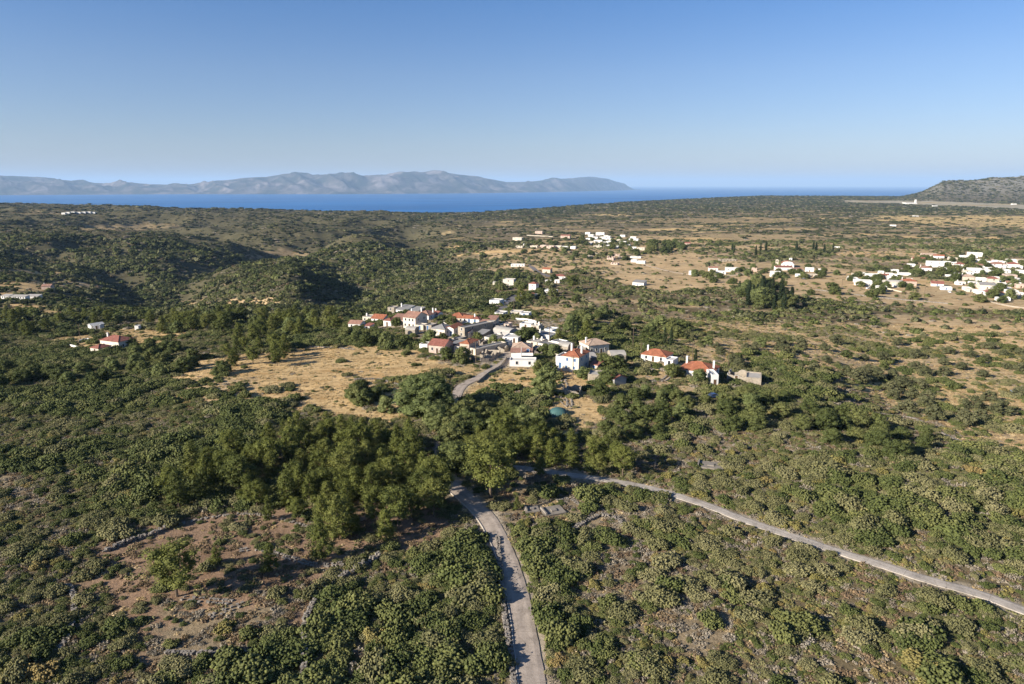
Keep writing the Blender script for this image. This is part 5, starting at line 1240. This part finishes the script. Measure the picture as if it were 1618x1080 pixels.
KIND['garden_tree'] = [KIND['broadleaf_tree'][4], KIND['broadleaf_tree'][0], KIND['broadleaf_tree'][2]]
KH = {'garden_tree': 5.2, 'pine_tree': 8.2, 'broadleaf_tree': 5.2, 'carob_tree': 10, 'olive_tree': 4.0, 'cypress_tree': 9.0}
CAT = {'garden_tree': 'garden tree', 'pine_tree': 'pine', 'broadleaf_tree': 'tree', 'carob_tree': 'carob tree', 'olive_tree': 'olive tree', 'cypress_tree': 'cypress'}
TR = random.Random(99); COUNT = {}
def tree(kind, p, h, label, group=None, wide=1.0, var=None):
    ms = KIND[kind]; k = TR.randrange(len(ms)) if var is None else var; s = h/KH[kind]
    root = empty(kind, (p[0], p[1], p[2]-.05), TR.random()*6.28); root.scale = (s*wide*TR.uniform(.88, 1.14), s*wide*TR.uniform(.88, 1.14), s); tag(root, label, CAT[kind], group)
    for nm, me in zip(('trunk', 'crown'), ms[k]): o = bpy.data.objects.new(nm, me); col.objects.link(o); o.parent = root
    COUNT[kind] = COUNT.get(kind, 0)+1; AVOID.append((p[0], p[1], max(.5, h*.12)))
    return root
def T1(kind, px, py, h, label, wide=1.0, var=None): return tree(kind, at(px, py), h, label, None, wide, var)
def grove(kind, poly, n, h0, h1, mind, label, group, wide=1.0, seed=0, mix=None, var=None):
    """n trees of one kind inside an outline, at least mind metres apart"""
    r = random.Random(seed+int(poly[0][0])); xs = [q[0] for q in poly]; ys = [q[1] for q in poly]; W = [at(*q) for q in poly]
    wx = [p.x for p in W]; wy = [p.y for p in W]; done = []; tries = 0
    while len(done) < n and tries < n*60:
        tries += 1; x = r.uniform(min(wx), max(wx)); y = r.uniform(min(wy), max(wy)); z = float(height(x, y)); a, b, _ = project(np.array([x]), np.array([y]), np.array([z]))
        if not inpoly(a, b, poly)[0]: continue
        if any((x-q[0])**2+(y-q[1])**2 < mind**2 for q in done): continue
        if any((x-q[0])**2+(y-q[1])**2 < (q[2]*.85)**2 for q in HOUSEC): continue
        bad = False
        for k in ('main', 'main_b', 'side', 'upper', 'upper_b'):
            pts, wd = ROADS[k]
            if polydist(np.array([x]), np.array([y]), pts)[0] < wd*.5+.7: bad = True
        if bad: continue
        done.append((x, y)); lb, gp, kd, hs = label, group, kind, 1
        if mix and r.random() < mix[1]: kd, lb, gp = mix[0], mix[2], mix[3]; hs = mix[4] if len(mix) > 4 else 1
        tree(kd, (x, y, z), r.uniform(h0, h1)*hs, lb, gp, wide, None)
HOUSEC = [q for q in AVOID if q[2] > 2.5]
# trees that stand out
T1('pine_tree', 280, 942, 9.2, 'large bushy lone pine standing in the red clearing', 1.25, 4)
T1('pine_tree', 428, 905, 5.6, 'small bright young pine in the middle of the clearing', .9, 1)
T1('pine_tree', 341, 893, 3.6, 'little dull pine behind the lone pine', .9, 2)
T1('pine_tree', 508, 885, 8.5, 'slim pine leaning into the clearing at its right corner', .75, 3)
T1('pine_tree', 610, 853, 6.4, 'neat cone-shaped young pine at the front of the pine wood', .85, 1)
T1('pine_tree', 425, 822, 5.5, 'slender young pine at the top edge of the clearing', .7, 2)
T1('pine_tree', 535, 852, 9.5, 'tall pine at the front right of the pine wood', .95, 0)
T1('pine_tree', 775, 785, 12.5, 'biggest spreading pine right of the lane with tiered branches', 1.05, 4)
T1('pine_tree', 797, 705, 10, 'pine with layered light green branches below the village', .9, 5)
T1('pine_tree', 817, 806, 3.2, 'tiny yellow green pine beside the concrete lane', .8, 1)
T1('carob_tree', 674, 652, 11.5, 'huge round carob tree at the lower edge of the gold field', 1.08)
T1('broadleaf_tree', 862, 625, 8.5, 'tall tree with pale crown between the white and the beige house', 1.0, 4)
T1('cypress_tree', 1098, 578, 6.5, 'dark cypress right behind the broad orange roof')
T1('cypress_tree', 905, 533, 7.5, 'slim dark cypress left of the long stone house'); T1('cypress_tree', 912, 531, 6.5, 'second slim cypress nearest the long stone house')
T1('cypress_tree', 1050, 545, 8, 'left cypress of the pair above the long white cottage'); T1('cypress_tree', 1060, 546, 8.5, 'right cypress of the pair above the long white cottage')
T1('pine_tree', 926, 545, 11, 'broad dark pine behind the long stone house', 1.1, 1)
T1('pine_tree', 905, 458, 14, 'wide umbrella pine on the slope right of the hillside villas', 1.3, 4)
T1('pine_tree', 822, 478, 13, 'tall pine beside the upper road bend', 1.0, 0)
T1('broadleaf_tree', 352, 590, 5, 'single round dark tree on the left of the gold field', 1.1, 0)
T1('broadleaf_tree', 730, 572, 6, 'round tree in front of the tall narrow pink house', 1.05, 1); T1('broadleaf_tree', 706, 568, 5, 'dark tree hugging the pinkish front house', 1.1, 2)
T1('broadleaf_tree', 681, 548, 6.5, 'round tree between the two front rows of the village', 1.2, 4); T1('broadleaf_tree', 828, 538, 5.5, 'dark tree in the garden of the village centre', 1.3, 0)
T1('broadleaf_tree', 840, 536, 5.5, 'second dark tree in the garden of the village centre', 1.2, 1); T1('broadleaf_tree', 780, 547, 4.5, 'yellow green bush tree by the beige block', 1.1, 4)
T1('broadleaf_tree', 792, 549, 4, 'small tree left of the white flat house', 1.1, 2); T1('broadleaf_tree', 862, 560, 4.6, 'garden tree beside the long narrow cream house', 1.2, 3)
T1('broadleaf_tree', 874, 563, 4.5, 'garden tree left of the tall beige house', 1.2, 4); T1('pine_tree', 882, 541, 6.5, 'bright green pine behind the stepped terraces', .9, 0)
T1('broadleaf_tree', 853, 588, 4.5, 'dark garden tree right of the terrace block', 1.3, 0); T1('broadleaf_tree', 868, 590, 4.2, 'low dark tree on the bank under the garden wall', 1.3, 1)
T1('broadleaf_tree', 957, 583, 5.5, 'left dark tree in front of the stone vault', 1.3, 2); T1('broadleaf_tree', 975, 583, 5.3, 'right dark tree in front of the stone vault', 1.25, 3)
T1('broadleaf_tree', 921, 597, 3.6, 'olive bush at the foot of the tall beige house', 1.3, 4); T1('broadleaf_tree', 961, 606, 5.5, 'tree beside the square stone store', 1.1, 1)
T1('broadleaf_tree', 1063, 594, 4.6, 'round dark bush tree between the two orange-roofed houses', 1.3, 0); T1('broadleaf_tree', 1105, 606, 4.6, 'yellow green tree in front of the broad white house', 1.2, 4)
T1('broadleaf_tree', 950, 627, 4.8, 'round dark tree with crisp shadow on the dry bank', 1.1, 2)
# woods
PN = 'pine with light green needles in the pine wood left of the lane'
grove('pine_tree', [(230,800),(300,755),(370,725),(430,700),(520,690),(600,700),(650,705),(700,735),(715,760),(690,815),(640,838),(560,845),(480,830),(400,808)], 84, 4.8, 9.2, 3.3, PN, 'pines of the wood left of the lane', .92, 1)
grove('pine_tree', [(400,705),(450,680),(520,678),(600,685),(640,700),(640,712),(520,705)], 12, 3.8, 6, 4.2, 'pine at the back of the wood near the huge carob tree', 'pines at the back of the wood', 1.0, 2)
grove('pine_tree', [(725,745),(760,700),(850,700),(960,722),(985,752),(940,756),(880,752),(800,748),(760,752)], 26, 5, 8, 3.8, 'pine in the belt right of the lane above the side road', 'pines right of the lane', 1.0, 3)
BL = 'dense dark green tree in the hollow below the village'
grove('broadleaf_tree', [(700,655),(760,650),(830,662),(865,690),(880,705),(860,705),(760,695),(710,685)], 24, 3.2, 5.4, 3.5, BL, 'dark trees in the hollow below the village', 1.15, 4)
grove('broadleaf_tree', [(960,660),(990,618),(1100,618),(1130,640),(1110,680),(1020,690),(945,705)], 20, 2.8, 4.6, 4.4, 'round dark tree on the bank right of the teal tarpaulin', 'dark trees on the bank below the right houses', 1.15, 5)
grove('broadleaf_tree', [(1130,625),(1220,620),(1330,650),(1460,690),(1490,720),(1400,725),(1250,690),(1130,680)], 30, 2.8, 5.0, 4.8, 'dark round tree in the belt crossing the right slope', 'dark trees in the belt on the right slope', 1.2, 6)
grove('broadleaf_tree', [(560,620),(600,612),(640,640),(650,660),(600,662),(560,655)], 6, 3.5, 5.5, 3.4, 'dark tree at the lower corner of the gold field', 'dark trees beside the huge carob tree', 1.1, 7)
grove('broadleaf_tree', [(545,535),(580,528),(630,540),(660,548),(640,560),(590,545),(560,552)], 14, 3.5, 5.5, 4.4, 'dark bushy tree on the bank under the left village houses', 'trees under the left village houses', 1.15, 8)
grove('pine_tree', [(-40,505),(60,500),(140,498),(200,505),(350,500),(520,505),(545,520),(500,538),(440,545),(330,535),(250,525),(230,512),(160,512),(90,520),(40,535),(-40,545)], 92, 6, 9.5, 5.0, 'pine in the long belt behind the farmhouse', 'pines in the belt behind the farmhouse', 1.1, 9,
      ('broadleaf_tree', .25, 'dark round tree among the pines behind the farmhouse', 'round trees in the belt behind the farmhouse', .8))
grove('pine_tree', [(350,560),(400,548),(455,550),(450,578),(400,582),(362,578)], 14, 5.5, 8, 4.2, 'pine in the clump at the upper left of the gold field', 'pines in the clump by the gold field', 1.05, 10)
grove('broadleaf_tree', [(-30,580),(60,588),(100,584),(130,580),(180,580),(230,575),(240,590),(160,612),(40,616),(-30,608)], 30, 3.4, 5.2, 4.1, 'dark tree in the grove in front of the farmhouse', 'dark trees in front of the farmhouse', 1.15, 11)
grove('broadleaf_tree', [(195,545),(260,555),(330,555),(300,590),(245,600),(220,570)], 16, 3.5, 5.5, 4.5, 'dark tree right of the farmhouse', 'trees right of the farmhouse', 1.1, 12)
grove('broadleaf_tree', [(685,655),(740,650),(735,700),(722,745),(690,735),(682,700)], 12, 4.5, 6.5, 2.6, 'dark tree hanging over the lane in the hollow', 'trees hanging over the lane in the hollow', 1.2, 30)
grove('olive_tree', [(1340,600),(1450,590),(1640,620),(1640,700),(1540,680),(1420,650)], 24, 3.6, 5.2, 6.0, 'olive tree on the gold terraces at the right', 'olive trees on the right terraces', 1.25, 13)
grove('olive_tree', [(1100,545),(1300,540),(1640,545),(1640,600),(1450,592),(1250,600),(1130,575)], 52, 2.8, 4.8, 7.5, 'olive tree scattered on the tan slopes right of the village', 'olive trees on the tan slopes', 1.35, 14,
      ('broadleaf_tree', .2, 'dark round tree scattered on the tan slopes right of the village', 'round trees on the tan slopes', .9))
grove('broadleaf_tree', [(880,500),(960,495),(1080,520),(1080,550),(1000,560),(960,535),(900,525)], 22, 4, 7, 6, 'green tree on the slope behind the long stone house', 'trees behind the long stone house', 1.2, 15)
grove('cypress_tree', [(1165,462),(1200,452),(1230,458),(1262,475),(1245,492),(1185,488)], 42, 9, 14, 4.5, 'dark cypress in the dense stand below the church', 'cypresses in the stand below the church', 1.5, 16,
      ('broadleaf_tree', .3, 'dark tree between the cypresses below the church', 'round trees in the cypress stand', .75))
grove('broadleaf_tree', [(1020,385),(1070,388),(1090,396),(1060,404),(1025,400)], 16, 9, 13, 10, 'large dark tree of the grove right of the ridge hamlet', 'grove right of the ridge hamlet', 1.2, 17)
grove('broadleaf_tree', [(1080,440),(1300,432),(1420,438),(1440,452),(1480,480),(1300,468),(1130,452)], 24, 4.5, 7, 18, 'round bush tree on the dry field before the hamlets', 'bush trees on the dry field', 1.4, 18)
grove('garden_tree', [(1420,425),(1450,408),(1500,402),(1640,402),(1640,480),(1560,484),(1530,470),(1500,440),(1450,446)], 80, 4.5, 7.5, 8, 'garden tree between the white town houses', 'trees between the white town houses', 1.3, 19)
grove('broadleaf_tree', [(760,440),(820,428),(880,440),(930,470),(900,485),(800,470)], 24, 5, 8, 9, 'dark tree between the hillside villas', 'trees between the hillside villas', 1.2, 20)
grove('cypress_tree', [(1150,395),(1320,392),(1320,402),(1150,405)], 12, 10, 15, 20, 'far cypress behind the church', 'far cypresses behind the church', 1.3, 21)
print('trees', COUNT)

grove('garden_tree', [(1340,438),(1400,432),(1450,440),(1450,458),(1400,464),(1340,450)], 16, 4, 6, 9, 'garden tree among the leftmost white town houses', 'trees among the leftmost town houses', 1.3, 40)
grove('garden_tree', [(1110,425),(1300,420),(1320,438),(1200,440),(1090,440)], 26, 4, 7, 11, 'garden tree in the church hamlet', 'trees in the church hamlet', 1.3, 41)
grove('garden_tree', [(810,382),(960,372),(1010,382),(1020,418),(900,412),(820,400)], 46, 5, 8.5, 14, 'garden tree around the ridge hamlet', 'trees around the ridge hamlet', 1.4, 42)
grove('garden_tree', [(590,500),(700,500),(800,512),(880,525),(900,565),(800,560),(700,540),(600,520)], 30, 3, 4.8, 5, 'small garden tree squeezed between the village houses', 'garden trees of the village', 1.1, 43)
# ------------------------------------------------------------------ scrub: near
def in_view(px, py, m=0): return (px > -m) & (px < 1618+m) & (py < 1080+m)
def build_scrub():
    # large bushes
    X, Y = candidates(58000, 62, 390, 1.0, .92, 3)
    dens, kind, px, py, Z = ground_info(X, Y); r = np.random.default_rng(5)
    patch = fbm(X, Y, 26, 3, 61); patch2 = fbm(X, Y, 60, 3, 71)
    rightside = smooth(850, 1100, px)
    acc = (r.random(len(X)) < dens*np.where(np.isin(kind, (1, 3)), .6, 1)*(.6+.5*smooth(.36, .55, patch)+.25*((py > 680) & (px > 1000) & (kind == 0)))) & keep_clear(X, Y)
    big = .75+2.3*r.random(len(X))**2.4; big *= .8+.5*smooth(.4, .62, patch)
    for k, (pts, wd) in ROADS.items():
        if k in ('main', 'side', 'main_b'):
            d = polydist(X, Y, pts); acc &= d > wd*.5+.1+big*.7
    u = r.random(len(X))
    pm = np.clip(.62-.30*rightside+.7*(patch-.5)*2, .08, .95)
    cls = np.where(u < pm, 0, np.where(u < pm+(1-pm)*.62, 1, np.where(u < pm+(1-pm)*.80, 2, 3)))
    cls = np.where((kind == 2) & (u > .5), 1, cls)
    base = np.array([0, 4, 7, 9]); cnt = np.array([4, 3, 2, 3]); idx = base[cls]+(r.random(len(X))*cnt[cls]).astype(int)
    big = np.where(cls == 2, big*.7, np.where(cls == 3, big*.65, big))
    S = np.stack([big*(.85+.35*r.random(len(X))), big*(.85+.35*r.random(len(X))), big*(.8+.4*r.random(len(X)))], -1)
    P = np.stack([X, Y, Z-.05*big], -1)
    m = acc; X, Y, Z, px, py, cls, idx, S, P, big, dens, kind = [v[m] for v in (X, Y, Z, px, py, cls, idx, S, P, big, dens, kind)]
    # the 300 that show largest become bushes of their own
    score = np.where(in_view(px, py, -4) & (cls < 3), S[:, 0]/Y, 0); order = np.argsort(-score)[:300]
    NM = {0: 'mastic_bush', 1: 'heath_bush', 2: 'spurge_bush'}
    LOOK = {0: 'dark green rounded mastic bush', 1: 'olive green heath bush', 2: 'yellow green spurge bush'}
    for k in order:
        c = int(cls[k]); o = bpy.data.objects.new(NM[c], NEAR[int(idx[k])][1]); col.objects.link(o)
        o.location = P[k]; o.scale = S[k]; o.rotation_euler = (0, 0, r.random()*6.28)
        x, y = px[k], py[k]
        roadx = np.interp(y, [790, 880, 960, 1060], [740, 800, 822, 838]); sidey = np.interp(x, [920, 1100, 1250, 1380, 1500, 1618], [752, 788, 848, 886, 924, 962])
        if inpoly(np.array([x]), np.array([y]), COVER[-8][0])[0]: z = 'inside the red earth clearing'
        elif x < roadx: z = 'in the scrub left of the concrete lane' if x > 470 else 'in the scrub at the lower left'
        elif y > sidey: z = 'in the wedge between the lane and the side road'
        else: z = 'on the green slope above the side road'
        tag(o, LOOK[c]+' '+z, 'bush', LOOK[c]+'es '+z)
    rest = np.ones(len(X), bool); rest[order] = False
    # low twiggy cover and small bushes between
    X2, Y2 = candidates(110000, 60, 400, 1.0, .92, 8)
    d2, k2, px2, py2, Z2 = ground_info(X2, Y2); p2 = fbm(X2, Y2, 22, 3, 91)
    a2 = (r.random(len(X2)) < np.clip(d2*1.1, .0, 1)*np.where(np.isin(k2, (1, 3)), .2, 1)+np.where(k2 == 4, .42, np.where(k2 == 2, .2, 0))+np.where(k2 == 5, .2, 0)+np.where(np.isin(k2, (1, 3)), .012, 0)) & keep_clear(X2, Y2)
    s2 = .35+.65*r.random(len(X2))
    for k, (pts, wd) in ROADS.items():
        if Y2.min() < 400: a2 &= polydist(X2, Y2, pts) > wd*.5+.15+s2*.7
    u = r.random(len(X2)); rs = smooth(850, 1100, px2)
    i2 = np.where(u < .30, (r.random(len(X2))*4).astype(int), np.where(u < .30+.28, 4+(r.random(len(X2))*3).astype(int), np.where(u < .66, 7+(r.random(len(X2))*2).astype(int), np.where(u < .86, 9+(r.random(len(X2))*3).astype(int), 12+(r.random(len(X2))*2).astype(int)))))
    dry = np.isin(k2, (2, 4, 5)) | ((p2 > .56) & (r.random(len(X2)) < .6))
    i2 = np.where(dry & (u > .15), 9+(r.random(len(X2))*5).astype(int), i2); i2 = np.where((k2 == 2) & (u > .15), np.where(u < .5, 4, 12)+(r.random(len(X2))*2).astype(int), i2)
    S2 = np.stack([s2, s2, s2*(.7+.5*r.random(len(X2)))], -1)
    P2 = np.stack([X2, Y2, Z2-.03], -1)
    meshes = [m_ for _, m_ in NEAR]
    X3, Y3 = candidates(90000, 60, 400, 1.0, .92, 12)
    d3, k3, px3, py3, Z3 = ground_info(X3, Y3); p3 = fbm(X3, Y3, 9, 3, 93); p4 = fbm(X3, Y3, 34, 3, 94)
    a3 = (r.random(len(X3)) < np.select([k3 == 0, k3 == 4, k3 == 2, k3 == 5], [.92, .5, .28, .2], .015)) & keep_clear(X3, Y3)
    for k, (pts, wd) in ROADS.items(): a3 &= polydist(X3, Y3, pts) > wd*.5+.75
    u3 = r.random(len(X3))*.45+p3*.55+.25*(p4-.5); u3 = np.where(np.isin(k3, (2, 4, 5)), u3+.18, u3)
    i3 = 14+np.select([u3 < .42, u3 < .50, u3 < .53], [(r.random(len(X3))*2).astype(int), 2+0*k3, 3+0*k3], 4+(r.random(len(X3))*4).astype(int))
    i3 = np.where(k3 == 2, np.where(r.random(len(X3)) < .3, 14, 20)+(r.random(len(X3))*2).astype(int), i3)
    s3 = .75+.5*r.random(len(X3)); S3 = np.stack([s3, s3, s3*(.8+.5*r.random(len(X3)))], -1); P3 = np.stack([X3, Y3, Z3-.02], -1)
    P2 = np.concatenate([P2[a2], P3[a3]]); S2 = np.concatenate([S2[a2], S3[a3]]); i2 = np.concatenate([i2[a2], i3[a3]]); a2 = np.ones(len(P2), bool)
    scatter('scrub', meshes, np.concatenate([P[rest], P2[a2]]), np.concatenate([S[rest], S2[a2]]), np.concatenate([idx[rest], i2[a2]]),
            'low mixed scrub of small bushes and dry twigs covering the near ground', 'scrub')
    print('near', len(X), a2.sum())
build_scrub()
# dry grass tufts over the stubble fields
def build_grass():
    r = np.random.default_rng(77)
    X, Y = candidates(60000, 62, 420, 1.0, .92, 18)
    d, k, px, py, Z = ground_info(X, Y)
    a = (np.isin(k, (1, 3)) & (r.random(len(X)) < .9)) | (np.isin(k, (2, 4, 5)) & (r.random(len(X)) < .18)) | ((k == 0) & (r.random(len(X)) < .07))
    for _, (pts, wd) in ROADS.items(): a &= polydist(X, Y, pts) > wd*.5+.1
    fm = foliage_mat('dry_grass_blades', (.42, .30, .15), (.50, .37, .20), (.56, .43, .26), .2, .8)
    ms = []
    for i in range(3):
        rr = np.random.default_rng(300+i); ms.append(assemble('tuft', [leaves(rr, (0, 0, 0), (.5, .5, .18), 46, .14, .5, out=.1, up=.6, spread=.4)], [fm]))
    X, Y, Z = X[a], Y[a], Z[a]; s = .5+.9*r.random(len(X))
    scatter('dry_grass', ms, np.stack([X, Y, Z], -1), np.stack([s, s, s*.6], -1), (r.random(len(X))*3).astype(int), 'dry golden grass over the stubble fields around the village', 'grass')
build_grass()

# ------------------------------------------------------------------ scrub and woods farther off
def build_far():
    r = np.random.default_rng(15)
    X, Y = candidates(125000, 385, 1300, 1.25, .92, 21)
    dens, kind, px, py, Z = ground_info(X, Y)
    p = fbm(X, Y, 55, 4, 33); q = fbm(X, Y, 150, 3, 35)
    right = smooth(700, 900, px)
    a = (r.random(len(X)) < dens*(.35+.75*smooth(.4, .56, p)+.25*(1-right))) & keep_clear(X, Y)
    left = 1-right
    sz = (1.1+2.6*r.random(len(X))**2)*(1+.5*smooth(500, 1200, Y)); sz *= 1+.25*left
    u = r.random(len(X)); tree = np.clip(dens-.35, 0, 1)*(.5+.5*left)+.1
    n = len(X); idx = np.where(u < tree*.8, np.array([0, 1, 2, 5, 6, 5])[(r.random(n)*6).astype(int)], np.where(u < tree*.8+.45*(1-tree*.8), np.array([3, 4, 0, 8])[(r.random(n)*4).astype(int)], np.array([7, 4, 3, 9])[(r.random(n)*4).astype(int)]))
    low = np.isin(idx, (3, 4, 7, 9)); sz = np.where(low, sz*.7, sz)
    S = np.stack([sz*(1+.5*r.random(n)), sz*(.85+.3*r.random(n)), sz*(.75+.5*r.random(n))], -1)
    P = np.stack([X, Y, Z], -1)
    scatter('hillside_scrub', MID, P[a], S[a], idx[a], 'dark green bushes and small trees spread over the far slopes and valleys', 'scrub')
    # very far
    X, Y = candidates(190000, 1250, 6100, 1.15, .95, 22)
    dens, kind, px, py, Z = ground_info(X, Y); n = len(X)
    p = fbm(X*.5, Y, 120, 4, 43)
    a2 = (r.random(n) < dens*(.35+.8*smooth(.4, .56, p)+.3*(px < 700)+.5*(py < 318))) & (Z > -200)
    sz = (2.2+5.5*r.random(n)**2)*(1+.6*smooth(1500, 4000, Y)); u = r.random(n)
    idx = np.where(u < .62, (r.random(n)*3).astype(int), np.where(u < .88, 3, 4))
    S = np.stack([sz*(1+.8*r.random(n)), sz, sz*(.5+.25*r.random(n))], -1)
    scatter('distant_woodland', FAR, np.stack([X, Y, Z], -1)[a2], S[a2], idx[a2], 'dark woodland and scrub on the distant plateau before the sea', 'woodland')
    print('mid', a.sum(), 'far', a2.sum())
build_far()
